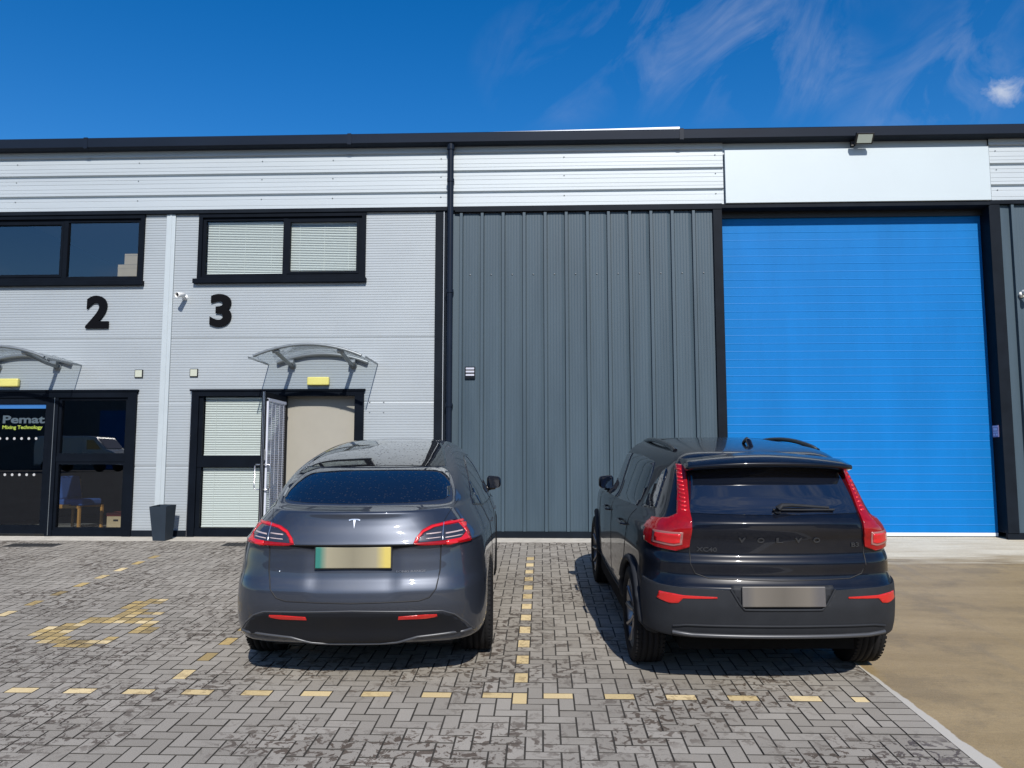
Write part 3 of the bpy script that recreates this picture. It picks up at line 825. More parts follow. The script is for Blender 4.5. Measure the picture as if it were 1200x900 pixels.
# things inside
e = empty('lounge_chair', (-7.56, 1.05, 0)); e.rotation_euler = (0, 0, R(-10)); e.scale = (.9, .9, .95)
for yy in (-.28, .28):
    mb = MB()
    mb.bbox(-.20, -.15, yy-.02, yy+.02, 0, .62, .006); mb.bbox(-.33, -.29, yy-.02, yy+.02, 0, .52, .006)
    mb.box(-.33, .10, yy-.025, yy+.025, .40, .44); mb.tube([(-.17, yy, .45), (-.21, yy, .86)], .026, 8)
    mb.box(.28, .32, yy-.02, yy+.02, 0, .42); mb.box(-.3, .32, yy-.02, yy+.02, .38, .42); mb.build('side_frame', M['wood'], e)
mb = MB(); mb.bbox(-.18, .32, -.25, .25, .42, .53, .03); mb.build('seat', M['blue_cloth'], e)
mb = MB(); mb.bbox(-.05, .05, -.25, .25, 0, .40, .03, 0, Matrix.Translation((-.14, 0, .52)) @ Matrix.Rotation(R(-12), 4, 'Y')); mb.build('backrest', M['blue_cloth'], e)
tag(e, 'wooden lounge chair with blue cushions behind the glass beside the lettered door', 'chair')
e = empty('side_table', (-7.0, 2.0, 0))
mb = MB(); mb.lathe([(0, .55), (.24, .55), (.24, .575), (0, .575)], 'z', 24); mb.build('table_top', M['white_plastic'], e)
mb = MB(); mb.tube([(0, 0, .02), (0, 0, .55)], .02, 8); mb.lathe([(.16, 0), (.15, .02), (0, .03)], 'z', 20); mb.build('pedestal', M['steel'], e)
tag(e, 'small round side table behind the glass to the right of the chair', 'table')
e = empty('storage_box', (-6.9, 1.2, 0))
mb = MB(); mb.bbox(-.15, .15, -.15, .15, 0, .22, .004); mb.build('carton', M['cardboard'], e)
mb = MB(); mb.bbox(-.157, .157, -.157, .157, .221, .275, .006); mb.build('lid', M['red_lid'], e)
mb = MB(); mb.box(-.04, .04, -.153, -.1501, .14, .17); mb.build('hand_hole', M['black_plastic'], e)
tag(e, 'cardboard box with a red lid on the floor behind the ground floor glass', 'box')
for k, (x, z, w, h) in enumerate(((-6.36, 3.815, .46, .34), (-6.31, 4.156, .36, .17))):
    mb = MB(); mb.bbox(-w/2, w/2, -.16, .16, 0, h, .004, 0); mb.box(-w/2-.002, w/2+.002, -.163, .163, h*.83, h*.86, 0)
    e = empty('cardboard_box', (x, .34, z)); mb.build('carton', M['cardboard'], e)
    tag(e, ('lower cardboard box stacked inside the upstairs window above the number 2', 'smaller cardboard box on top of another in the upstairs window')[k], 'box', 'boxes in the upstairs window')

# ------------------------------------------------------------------ cars
def pchip(xs, ys, x):
    n = len(xs)
    if x <= xs[0]: return ys[0]
    if x >= xs[-1]: return ys[-1]
    d = [(ys[i+1]-ys[i])/(xs[i+1]-xs[i]) for i in range(n-1)]
    def slope(i):
        if i == 0: return d[0]
        if i == n-1: return d[-1]
        if d[i-1]*d[i] <= 0: return 0.
        h0, h1 = xs[i]-xs[i-1], xs[i+1]-xs[i]; w1 = 2*h1+h0; w2 = h1+2*h0
        return (w1+w2)/(w1/d[i-1]+w2/d[i])
    for i in range(n-1):
        if x <= xs[i+1]:
            h = xs[i+1]-xs[i]; t = (x-xs[i])/h; m0, m1 = slope(i), slope(i+1)
            return ys[i]*(2*t**3-3*t*t+1)+h*m0*(t**3-2*t*t+t)+ys[i+1]*(-2*t**3+3*t*t)+h*m1*(t**3-t*t)

class Shell:
    """car skin as a stack of level outlines; rows: z, half width, rear y, bow, corner radius, taper, front y"""
    def __init__(s, rows, ym, fr=(.28, .30, .10), dent=None):
        s.rows = rows; s.zs = [r[0] for r in rows]; s.ym = ym; s.fr = fr; s.dent = dent; s.cache = {}
    def lev(s, z):
        k = round(z, 5)
        if k not in s.cache: s.cache[k] = [pchip(s.zs, [r[i] for r in s.rows], z) for i in range(1, 7)]
        return s.cache[k]
    @staticmethod
    def half(w, r, bow, rho, tap, ym, v):
        wr = w*(1-tap); yc = r+bow; rho = min(rho, .7*wr, (ym-yc)*.5)
        ax = wr-rho; ay = r+bow*(ax/wr)**2.4; mA = bow*2.4*(ax/wr)**1.4/wr
        by = yc+rho*1.35; sr = (ym-by)/(ym-yc); bx = w*(1-tap*sr**2.2); mB = w*tap*2.2*sr**1.2/(ym-yc)
        if v <= .4: x = ax*v/.4; return x, r+bow*(x/wr)**2.4
        if v <= .6:
            a = (bx-ax+mB*(ay-by))/(1-mA*mB); cx, cy = ax+a, ay+mA*a; t = (v-.4)/.2
            return (1-t)**2*ax+2*t*(1-t)*cx+t*t*bx, (1-t)**2*ay+2*t*(1-t)*cy+t*t*by
        y = by+(ym-by)*(v-.6)/.4
        q = (ym-y)/(ym-yc); return w*(1-tap*max(q, 0)**2.2), y
    def xy(s, u, z):
        w, r, bow, rho, tap, f = s.lev(z); au = abs(u)
        ym = min(max(s.ym, r+bow+.05), f-.05) if f > r+.2 else (r+f)/2
        if au <= 1: x, y = s.half(w, r, bow, rho, tap, ym, au)
        else:
            fb, frho, ft = s.fr; k = max(.05, min(1, w/.9))
            x, y = s.half(w, -f, fb*k, frho*k, ft, -ym, 2-au); y = -y
        return (x if u >= 0 else -x), y
    def P(s, u, z):
        x, y = s.xy(u, z)
        if s.dent and abs(u) < .62: y += s.dent(abs(x), z)
        return Vector((x, y, z))
    def N(s, u, z):
        e = .004; du = s.P(min(u+e, 2), z)-s.P(max(u-e, -2), z); dz = s.P(u, z+e)-s.P(u, z-e)
        n = du.cross(dz)
        n.normalize(); return n
    def uv(s, kind, a, z):
        sg = -1 if a < 0 else 1
        lo, hi = 0., 1.
        if kind == 'r':
            for _ in range(36):
                m = (lo+hi)/2
                if abs(s.xy(m, z)[0]) < abs(a): lo = m
                else: hi = m
            return sg*lo
        # side: a is y (positive), kind 's' right, 'l' left
        lo, hi = 0., 2.
        for _ in range(36):
            m = (lo+hi)/2
            if s.xy(m, z)[1] < a: lo = m
            else: hi = m
        return lo if kind == 's' else -lo
    def poly(s, pts, dens=.03):
        """list of (kind, a, z) -> dense (u, z)"""
        out = []
        for i in range(len(pts)):
            k0, a0, z0 = pts[i-1]; k1, a1, z1 = pts[i]
            if k0 == k1:
                n = max(1, int(math.hypot(a1-a0, z1-z0)/dens))
                for q in range(n): t = q/n; out.append((s.uv(k0, a0+(a1-a0)*t, z0+(z1-z0)*t), z0+(z1-z0)*t))
            else:
                ua, ub = s.uv(k0, a0, z0), s.uv(k1, a1, z1)
                for q in range(6): t = q/6; out.append((ua+(ub-ua)*t, z0+(z1-z0)*t))
        return out
    def body(s, zsamp, nu=(16, 12, 40, 22, 8, 8)):
        us = [.4*i/nu[0] for i in range(nu[0])]+[.4+.2*i/nu[1] for i in range(nu[1])]+[.6+.4*i/nu[2] for i in range(nu[2])]
        us += [1+.4*i/nu[3] for i in range(nu[3])]+[1.4+.2*i/nu[4] for i in range(nu[4])]+[1.6+.4*i/nu[5] for i in range(nu[5]+1)]
        full = us+[-u for u in us[1:-1]][::-1]
        n = len(full); vs = []; fs = []
        for z in zsamp: vs += [s.P(u, z) for u in full]
        for i in range(len(zsamp)-1):
            for k in range(n): fs.append((i*n+k, i*n+(k+1) % n, (i+1)*n+(k+1) % n, (i+1)*n+k))
        fs.append(list(range(n))[::-1]); fs.append([(len(zsamp)-1)*n+k for k in range(n)])
        return vs, fs
    def patch(s, name, pts, m, parent, off=.004, thick=.01, step=(.03, .03), raw=False, sunk=0.):
        P2 = pts if raw else s.poly(pts)
        tri = tessellate_polygon([[Vector((a, b, 0)) for a, b in P2]])
        bm = bmesh.new(); vv = [bm.verts.new((a, b, 0)) for a, b in P2]
        for t in tri:
            try: bm.faces.new([vv[i] for i in t])
            except ValueError: pass
        us = [p[0] for p in P2]; zs = [p[1] for p in P2]
        def cut(ax, lo, hi, st):
            k = math.ceil(lo/st)
            while k*st < hi:
                co = Vector((k*st, 0, 0)) if ax == 0 else Vector((0, k*st, 0))
                bmesh.ops.bisect_plane(bm, geom=list(bm.verts)+list(bm.edges)+list(bm.faces), plane_co=co, plane_no=Vector((1, 0, 0)) if ax == 0 else Vector((0, 1, 0)))
                k += 1
        cut(0, min(us), max(us), step[0]); cut(1, min(zs), max(zs), step[1])
        bmesh.ops.remove_doubles(bm, verts=bm.verts, dist=1e-5)
        bmesh.ops.recalc_face_normals(bm, faces=bm.faces)
        bm.faces.ensure_lookup_table()
        if bm.faces[0].normal.z < 0: bmesh.ops.reverse_faces(bm, faces=bm.faces)
        edges = [e for e in bm.edges if len(e.link_faces) == 1]
        for f in bm.faces: f.smooth = True
        r = bmesh.ops.extrude_edge_only(bm, edges=edges)
        newv = [g for g in r['geom'] if isinstance(g, bmesh.types.BMVert)]
        ns = set(newv)
        for v in bm.verts:
            u, z = v.co.x, v.co.y; n = s.N(u, z); p = s.P(u, z)
            v.co = p+n*((off-thick) if v in ns else off)
        for f in bm.faces:
            if any(v in ns for v in f.verts): f.smooth = False
        me = bpy.data.meshes.new(name); bm.to_mesh(me); bm.free(); me.materials.append(M[m])
        o = bpy.data.objects.new(name, me); link(o); o.parent = parent; return o
    def line(s, pts, dens=.03, off=.0):
        out = []
        for (k0, a0, z0), (k1, a1, z1) in zip(pts[:-1], pts[1:]):
            n = max(2, int(math.hypot(a1-a0, z1-z0)/dens)) if k0 == k1 else 6
            ua, ub = s.uv(k0, a0, z0), s.uv(k1, a1, z1)
            for q in range(n):
                t = q/n; z = z0+(z1-z0)*t
                u = s.uv(k0, a0+(a1-a0)*t, z) if k0 == k1 else ua+(ub-ua)*t
                out.append(s.P(u, z)+s.N(u, z)*off)
        u = s.uv(*pts[-1]); out.append(s.P(u, pts[-1][2])+s.N(u, pts[-1][2])*off)
        return out
    def seam(s, name, lists, parent, r=.0035, m='seam', off=-.001):
        for p in lists:
            mb = MB(); mb.tube(s.line(p, off=off), r, 6); mb.build(name, M[m], parent)
    def decal(s, name, me, x0, x1, z0, z1, m, parent, off=.004, thick=.004):
        xs = [v.co.x for v in me.vertices]; ys_ = [v.co.y for v in me.vertices]
        a, b, c, d = min(xs), max(xs), min(ys_), max(ys_)
        for v in me.vertices:
            X = x0+(v.co.x-a)/(b-a)*(x1-x0); Z = z0+(v.co.y-c)/(d-c)*(z1-z0); u = s.uv('r', X, Z)
            v.co = s.P(u, Z)+s.N(u, Z)*(off if v.co.z > 0 else off-thick)
        me.materials.append(M[m]); o = bpy.data.objects.new(name, me); link(o); o.parent = parent; return o

def zsamples(zs, st=.02, top=None):
    out = []
    for a, b in zip(zs[:-1], zs[1:]):
        n = max(2, int((b-a)/st)+1)
        if top and a >= top: n = max(n, 4)
        out += [a+(b-a)*i/n for i in range(n)]
    return out+[zs[-1]]

def carve(vs, fs, axles, R_, depth, hw):
    """body mesh with wheel wells cut out"""
    me = bpy.data.meshes.new('b'); me.from_pydata([tuple(v) for v in vs], [], fs)
    bm = bmesh.new(); bm.from_mesh(me); bmesh.ops.recalc_face_normals(bm, faces=bm.faces); bm.to_mesh(me); bm.free()
    o = bpy.data.objects.new('b', me); link(o); cuts = []
    for ya in axles:
        for sg in (-1, 1):
            c = MB(); c.lathe([(0, -.5), (1, -.5), (1, .5), (0, .5)], 'x', 56, 0, Matrix.Translation((sg*(hw-depth+.4), ya, R_)) @ Matrix.Diagonal((.8, R_+.045, R_+.045, 1)), smooth=False)
            co = c.build('c', M['liner'], fixn=True); cuts.append(co)
            md = o.modifiers.new('x', 'BOOLEAN'); md.operation = 'DIFFERENCE'; md.object = co; md.solver = 'EXACT'
    bpy.context.view_layer.update()
    res = bpy.data.meshes.new_from_object(o.evaluated_get(bpy.context.evaluated_depsgraph_get()))
    for c in cuts: bpy.data.objects.remove(c)
    bpy.data.objects.remove(o)
    return res

def build_body(sh, zsamp, axles, Rw, depth, hw, paint, parent, nu=(16, 12, 40, 22, 8, 8)):
    vs, fs = sh.body(zsamp, nu)
    me = carve(vs, fs, axles, Rw, depth, hw); me.materials.clear(); me.materials.append(M[paint]); me.materials.append(M['liner'])
    zlow = zsamp[0]
    for p in me.polygons:
        c = p.center; li = 0
        for ya in axles:
            if math.hypot(c.y-ya, c.z-Rw) < Rw+.043 and abs(c.x) < hw+.1 and abs(p.normal.x) < .98: li = 1
            if math.hypot(c.y-ya, c.z-Rw) < Rw+.043 and abs(c.x) < hw-depth+.02: li = 1
        if p.normal.z < -.99 and c.z < zlow+.01: li = 1
        p.material_index = li; p.use_smooth = li == 0
    o = bpy.data.objects.new('body', me); link(o); o.parent = parent
    return o

def wheel(parent, x, y, Rw, W, sg, spokes=10, rim='rim_dark', name='wheel'):
    Mx = Matrix.Translation((x, y, Rw)) @ Matrix.Rotation(random.random(), 4, 'X')
    hw = W/2; Rr = Rw*.70
    mb = MB()
    prof = [(Rr, -hw+.02), (Rr+.02, -hw+.004), (Rw-.05, -hw), (Rw-.018, -hw+.012)]
    g = [-.55, -.18, .18, .55]
    xs = []
    for q in g: xs += [(q*hw-.006, 0), (q*hw-.005, 1), (q*hw+.005, 1), (q*hw+.006, 0)]
    prof += [(Rw-.004, -hw+.03)]+[(Rw-(.008 if d else 0), xx) for xx, d in xs]+[(Rw-.004, hw-.03), (Rw-.018, hw-.012), (Rw-.05, hw), (Rr+.02, hw-.004), (Rr, hw-.02)]
    mb.lathe(prof, 'x', 72, 0, Mx)
    # shoulder blocks
    for k in range(60):
        a = 2*PI*k/60
        for s_ in (-1, 1):
            Mb = Mx @ Matrix.Rotation(a, 4, 'X') @ Matrix.Translation((s_*(hw-.034), 0, Rw-.004))
            mb.box(-.022, .022, -.011, .011, -.004, .0012, 0, Mb)
    w = mb.build(name, [M['tyre']], parent)
    rb = MB()
    rb.lathe([(Rr+.004, -hw+.02), (Rr-.012, -hw+.03), (Rr-.03, 0), (Rr-.012, hw-.03), (Rr+.004, hw-.018)], 'x', 56, 0, Mx)
    rb.lathe([(0, sg*(hw-.05)), (.07, sg*(hw-.045)), (.075, sg*(hw-.09)), (0, sg*(hw-.1))], 'x', 28, 0, Mx)
    rb.lathe([(0, -sg*.01), (Rr-.03, -sg*.01)], 'x', 40, 1, Mx)
    for k in range(spokes):
        a = 2*PI*k/spokes
        Mb = Mx @ Matrix.Rotation(a, 4, 'X')
        rb.tube([Mb @ Vector((sg*(hw-.06), 0, .05)), Mb @ Vector((sg*(hw-.045), .01, Rr*.6)), Mb @ Vector((sg*(hw-.03), 0, Rr-.006))], [.022, .016, .02], 6)
    rb.build('rim', [M[rim], M['liner']], w)
    return w

def mirror(sg, x, y, z, paint, parent, sc=1.):
    mb = MB(); bm = bmesh.new(); bmesh.ops.create_cube(bm, size=1)
    for v in bm.verts:
        v.co = Vector((v.co.x*.15, v.co.y*.11*(1.0 if v.co.x*sg < 0 else .75), v.co.z*.145*(1. if v.co.x*sg < 0 else .8)))
    bmesh.ops.bevel(bm, geom=list(bm.edges), offset=.035, segments=4, affect='EDGES', profile=.5)
    for f in bm.faces: f.smooth = True
    mb.bm(bm, 0, Matrix.Translation((x+sg*.09, y+.03, z)), True)
    o = mb.build('door_mirror', M[paint], parent)
    mb = MB(); mb.tube([(x-sg*.03, y+.02, z-.07), (x+sg*.06, y+.02, z-.055), (x+sg*.10, y+.03, z-.05)], [.035, .028, .03], 10); mb.build('mirror_stalk', M['gloss_plastic'], o)
    mb = MB(); bm = bmesh.new(); bmesh.ops.create_cube(bm, size=1)
    for v in bm.verts: v.co = Vector((v.co.x*.115, v.co.y*.01, v.co.z*.11))
    bmesh.ops.bevel(bm, geom=[e for e in bm.edges if abs(e.verts[0].co.y-e.verts[1].co.y) > .005], offset=.03, segments=4, affect='EDGES', profile=.5)
    mb.bm(bm, 0, Matrix.Translation((x+sg*.09, y-.026, z))); mb.build('mirror_glass', M['car_glass'], o)
    return o

def place(x, s, yaw, sx=1., sz=None):
    return GF @ Matrix.Translation((x, s, 0)) @ Matrix.Rotation(yaw, 4, 'Z') @ Matrix.Diagonal((sx, sx if sz is None else 1., sx if sz is None else sz, 1))

# ---------------- dark grey fastback
def tesla():
    e = empty('parked_car', mat=place(-1.28, -6.30, R(2.6), .975))
    tag(e, 'dark metallic grey fastback car with yellow number plate, parked nearer the open door', 'car', 'cars parked in the bays')
    rows = [ # z, w, r, bow, rho, tap, f
        (.235, .80, .34, .10, .20, .05, 4.55), (.275, .88, .16, .12, .22, .05, 4.62), (.315, .925, .085, .13, .24, .05, 4.68), (.40, .95, .045, .14, .26, .05, 4.73),
        (.52, .958, .010, .145, .28, .055, 4.75), (.58, .96, .0, .15, .29, .058, 4.75), (.66, .96, .004, .15, .30, .06, 4.73), (.715, .96, .022, .15, .30, .065, 4.70), (.75, .96, .040, .15, .30, .07, 4.66),
        (.85, .957, .062, .15, .30, .08, 4.55), (.945, .95, .075, .15, .30, .09, 4.35), (.975, .945, .072, .15, .30, .095, 4.25), (.983, .943, .045, .15, .30, .10, 4.2), (1.00, .935, .052, .155, .30, .11, 4.02),
        (1.06, .912, .075, .165, .31, .13, 3.68), (1.12, .885, .100, .18, .32, .155, 3.45), (1.17, .862, .112, .20, .33, .18, 3.33), (1.195, .852, .112, .215, .34, .195, 3.28), (1.204, .848, .125, .225, .34, .20, 3.26),
        (1.215, .842, .20, .21, .32, .19, 3.24), (1.235, .832, .30, .19, .28, .17, 3.20), (1.27, .815, .375, .18, .25, .155, 3.14), (1.33, .786, .50, .17, .23, .14, 3.05), (1.39, .750, .64, .17, .22, .125, 2.99),
        (1.44, .715, .78, .17, .21, .115, 2.94), (1.485, .675, .96, .17, .20, .10, 2.90), (1.525, .635, 1.18, .17, .19, .085, 2.86), (1.56, .59, 1.43, .16, .17, .07, 2.82), (1.59, .535, 1.72, .14, .15, .05, 2.78), (1.61, .465, 1.98, .12, .13, .04, 2.74), (1.623, .37, 2.18, .09, .10, .03, 2.68), (1.63, .22, 2.36, .05, .06, .02, 2.62), (1.632, .10, 2.44, .02, .03, .02, 2.56)]
    def dent(x, z):
        d = 0.
        if .60 < z < .955 and x < .34:                       # plate recess
            d += .012*min(1, (z-.60)/.12)*min(1, (.34-x)/.08)*(1 if z < .95 else 0)
        if .27 < z < .50 and x < .72:
            d += .022*math.sin(PI*(z-.27)/.23)
        return d
    sh = Shell(rows, 2.35, (.42, .40, .12), dent)
    zz = zsamples([r[0] for r in rows], .012, 1.2)
    Rw = .362; axles = (.985, 3.875); hw = .96
    build_body(sh, zz, axles, Rw, .30, hw, 'paint_grey', e, (22, 14, 44, 26, 8, 8))
    # glass
    gl = [('r', -.60, 1.252), ('r', -.40, 1.243), ('r', 0, 1.240), ('r', .40, 1.243), ('r', .60, 1.252), ('r', .635, 1.27), ('r', .63, 1.33), ('r', .615, 1.40), ('r', .575, 1.455), ('r', -.575, 1.455), ('r', -.615, 1.40), ('r', -.63, 1.33), ('r', -.635, 1.27)]
    sh.patch('rear_window', gl, 'glass_spotted', e, .003, .008, (.02, .012))
    rp = []
    zt = [1.462, 1.48, 1.51, 1.55, 1.58, 1.60, 1.615, 1.624]
    def uedge(z): 
        w = sh.lev(z)[0]; return .535 if z < 1.56 else .50
    right = [(sh.uv('r', .57, 1.462), 1.462)]+[(.50+.04*0, z) for z in zt[1:]]
    pts = right+[(-u, z) for u, z in right[::-1]]
    sh.patch('glass_roof', pts, 'glass_black', e, .003, .006, (.03, .006), raw=True)
    for k in ('s', 'l'):
        def sw(pp, nm='side_window'): return sh.patch(nm, [(k, a, z) for a, z in pp], 'car_glass', e, .003, .008, (.02, .02))
        sw([(.98, 1.165), (1.22, 1.125), (1.22, 1.305), (1.10, 1.25)], 'quarter_window')
        sw([(1.25, 1.12), (2.06, 1.085), (2.06, 1.475), (1.85, 1.465), (1.55, 1.41), (1.25, 1.315)])
        sw([(2.12, 1.083), (3.02, 1.065), (2.88, 1.20), (2.70, 1.36), (2.52, 1.45), (2.12, 1.478)])
        sh.seam('window_trim', [[(k, .93, 1.165), (k, 1.22, 1.305), (k, 1.55, 1.425), (k, 1.85, 1.478), (k, 2.12, 1.49), (k, 2.5, 1.465), (k, 2.72, 1.365)], [(k, .93, 1.16), (k, 1.3, 1.11), (k, 2.1, 1.075), (k, 3.04, 1.055)]], e, .006, 'gloss_plastic')
        sh.seam('shut_line', [[(k, 1.24, 1.11), (k, 1.30, .80), (k, 1.42, .50), (k, 1.50, .30)], [(k, 2.09, 1.07), (k, 2.12, .70), (k, 2.12, .32)], [(k, 3.10, 1.04), (k, 3.22, .80), (k, 3.25, .32)]], e, .004)
        for a in (1.45, 2.30):
            mb = MB(); mb.tube(sh.line([(k, a, .955), (k, a+.2, .955)], off=.005), .012, 8, flat=.5); mb.build('door_handle', M['paint_grey'], e)
    # tailgate lines
    lf = [('r', -.735, 1.0)]
    seam = [[('r', .605, .97), ('r', .60, .80), ('r', .575, .68), ('r', .53, .625), ('r', .46, .605), ('r', 0, .595), ('r', -.46, .605), ('r', -.53, .625), ('r', -.575, .68), ('r', -.60, .80), ('r', -.605, .97)]]
    sh.seam('tailgate_seam', seam, e, .005)
    for k, sg in (('s', 1), ('l', -1)):
        sh.seam('tailgate_seam', [[('r', sg*.61, 1.115), ('r', sg*.66, 1.19), ('r', sg*.70, 1.235)]], e, .003)
    # dark blade under the light line
    bl = [('r', -.60, .972), ('r', -.45, .985), ('r', 0, .991), ('r', .45, .985), ('r', .60, .972), ('r', .45, .970), ('r', .30, .955), ('r', -.30, .955), ('r', -.45, .970)]
    sh.patch('plate_hood', bl, 'liner', e, .003, .006, (.02, .01))
    # plate
    mb = MB(); mb.bbox(-.262, .262, -.008, .008, -.072, .072, .005)
    pl = mb.build('number_plate', M['plate_yellow'], e); pl.location = (0, .058, .898); pl.rotation_euler = (R(-6), 0, 0)
    mb = MB(); mb.bbox(-.270, .270, .000, .02, -.080, .080, .005); f_ = mb.build('plate_surround', M['plate_frame'], pl)
    # tail lights
    def lamp(sg):
        k = 's' if sg > 0 else 'l'
        def c(L_): return [((q[0], sg*q[1], q[2]) if q[0] == 'r' else (k, q[1], q[2])) for q in L_]
        outer = c([('r', .415, 0.9866), ('r', .43, 1.0279), ('r', .475, 1.0778), ('r', .53, 1.1036), ('r', .62, 1.1156), ('r', .70, 1.1208), ('s', .30, 1.1182), ('s', .40, 1.0967), ('s', .36, 1.0279), ('s', .31, 0.9806), ('r', .72, 0.9720), ('r', .60, 0.9746)])
        o = sh.patch('tail_light', outer, 'red_lens', e, .008, .014, (.015, .012))
        sh.patch('lamp_housing', c([('r', .445, 0.9918), ('r', .458, 1.0279), ('r', .50, 1.0640), ('r', .55, 1.0847), ('r', .62, 1.0915), ('r', .74, 1.0933), ('r', .765, 1.0279), ('r', .745, 0.9978), ('r', .60, 0.9978)]), 'light_inner', o, .0105, .006, (.015, .012))
        sh.patch('red_band', c([('r', .418, 0.9918), ('r', .434, 1.0296), ('r', .478, 1.0743), ('r', .534, 1.0984), ('r', .62, 1.1096), ('r', .74, 1.1122), ('r', .75, 1.0984), ('r', .62, 1.0967), ('r', .548, 1.0864), ('r', .495, 1.0640), ('r', .452, 1.0262), ('r', .438, 0.9918)]), 'red_bright', o, .012, .003, (.015, .012))
        sh.patch('red_band', c([('r', .765, 1.0881), ('s', .33, 1.0967), ('s', .31, 0.9892), ('r', .64, 0.9806), ('r', .64, 0.9978), ('r', .735, 1.0021), ('r', .765, 1.0279)]), 'red_bright', o, .012, .003, (.015, .012))
        for z0, z1, a0, a1 in ((1.043, 1.050, .50, .60), (1.038, 1.046, .63, .745), (1.014, 1.019, .50, .60), (1.012, 1.018, .63, .745)):
            sh.patch('light_bar', c([('r', a0, z0), ('r', a0, z1), ('r', a1, z1+.004), ('r', a1, z0+.004)]), 'light_bar', o, .0125, .003, (.02, .01))
        sh.seam('lamp_seam', [c([('r', .612, 0.9720), ('r', .612, 1.1139)])], o, .0035, 'chrome', .011)
        # reflector
        sh.patch('reflector', c([('r', .315, .478), ('r', .32, .500), ('r', .50, .508), ('r', .58, .506), ('r', .585, .490), ('r', .50, .478)]), 'amber_red', e, .008, .01, (.02, .01))
    lamp(1); lamp(-1)
    # lower bumper
    lo = [(-.80, .36), (-.765, .42), (-.70, .485), (-.62, .515), (0, .530), (.62, .515), (.70, .485), (.765, .42), (.80, .36), (.60, .35), (.44, .338), (.30, .300), (.18, .288), (-.18, .288), (-.30, .300), (-.44, .338), (-.60, .35)]
    sh.patch('lower_bumper', [('r', a, z) for a, z in lo], 'low_trim', e, .004, .012, (.02, .015))
    ln = sh.line([('r', -.81, .365), ('r', -.60, .350), ('r', -.44, .338), ('r', -.30, .300), ('r', -.18, .288), ('r', .18, .288), ('r', .30, .300), ('r', .44, .338), ('r', .60, .350), ('r', .81, .365)], off=.006)
    mb = MB(); mb.tube(ln, .009, 8); mb.build('bumper_lip', M['trim_line'], e)
    sh.seam('bumper_seam', [[('r', -.84, .345), ('r', -.775, .43), ('r', -.70, .497), ('r', -.62, .527), ('r', 0, .542), ('r', .62, .527), ('r', .70, .497), ('r', .775, .43), ('r', .84, .345)]], e, .006, 'trim_line', .0)
    # emblem
    me = bpy.data.meshes.new('emblem')
    T = [(-.5, .42), (-.25, .5), (0, .52), (.25, .5), (.5, .42), (.46, .27), (.30, .36), (.10, .38), (.0, -.5), (-.10, .38), (-.30, .36), (-.46, .27)]
    n = len(T); me.from_pydata([(a, b, 0) for a, b in T]+[(a, b, 1) for a, b in T], [], [list(range(n))[::-1], list(range(n, 2*n))]+[(i, (i+1) % n, (i+1) % n+n, i+n) for i in range(n)])
    sh.decal('emblem', me, -.040, .040, 1.092, 1.160, 'chrome', e, .007, .006)
    me = text_mesh('LONG RANGE', 1, .01, 1.); sh.decal('lettering', me, .30, .50, .792, .806, 'rim_silver', e, .005, .004)
    mb = MB(); p = sh.P(sh.uv('r', -.52, .80), .80); mb.lathe([(0, -.006), (.006, -.005), (.006, 0)], 'y', 10, 0, Matrix.Translation(p)); mb.build('tow_button', M['chrome'], e)
    # wheel arches lips, wheels, mirrors
    for sg in (-1, 1):
        for ya in axles: wheel(e, sg*(.955-.128), ya, Rw, .255, sg, 10, 'rim_dark')
        mirror(sg, sg*.845, 2.98, 1.145, 'gloss_plastic', e)
    mb = MB(); mb.box(-.66, .66, .45, 4.4, .19, .26); mb.build('underbody', M['liner'], e)
    return sh
tesla()

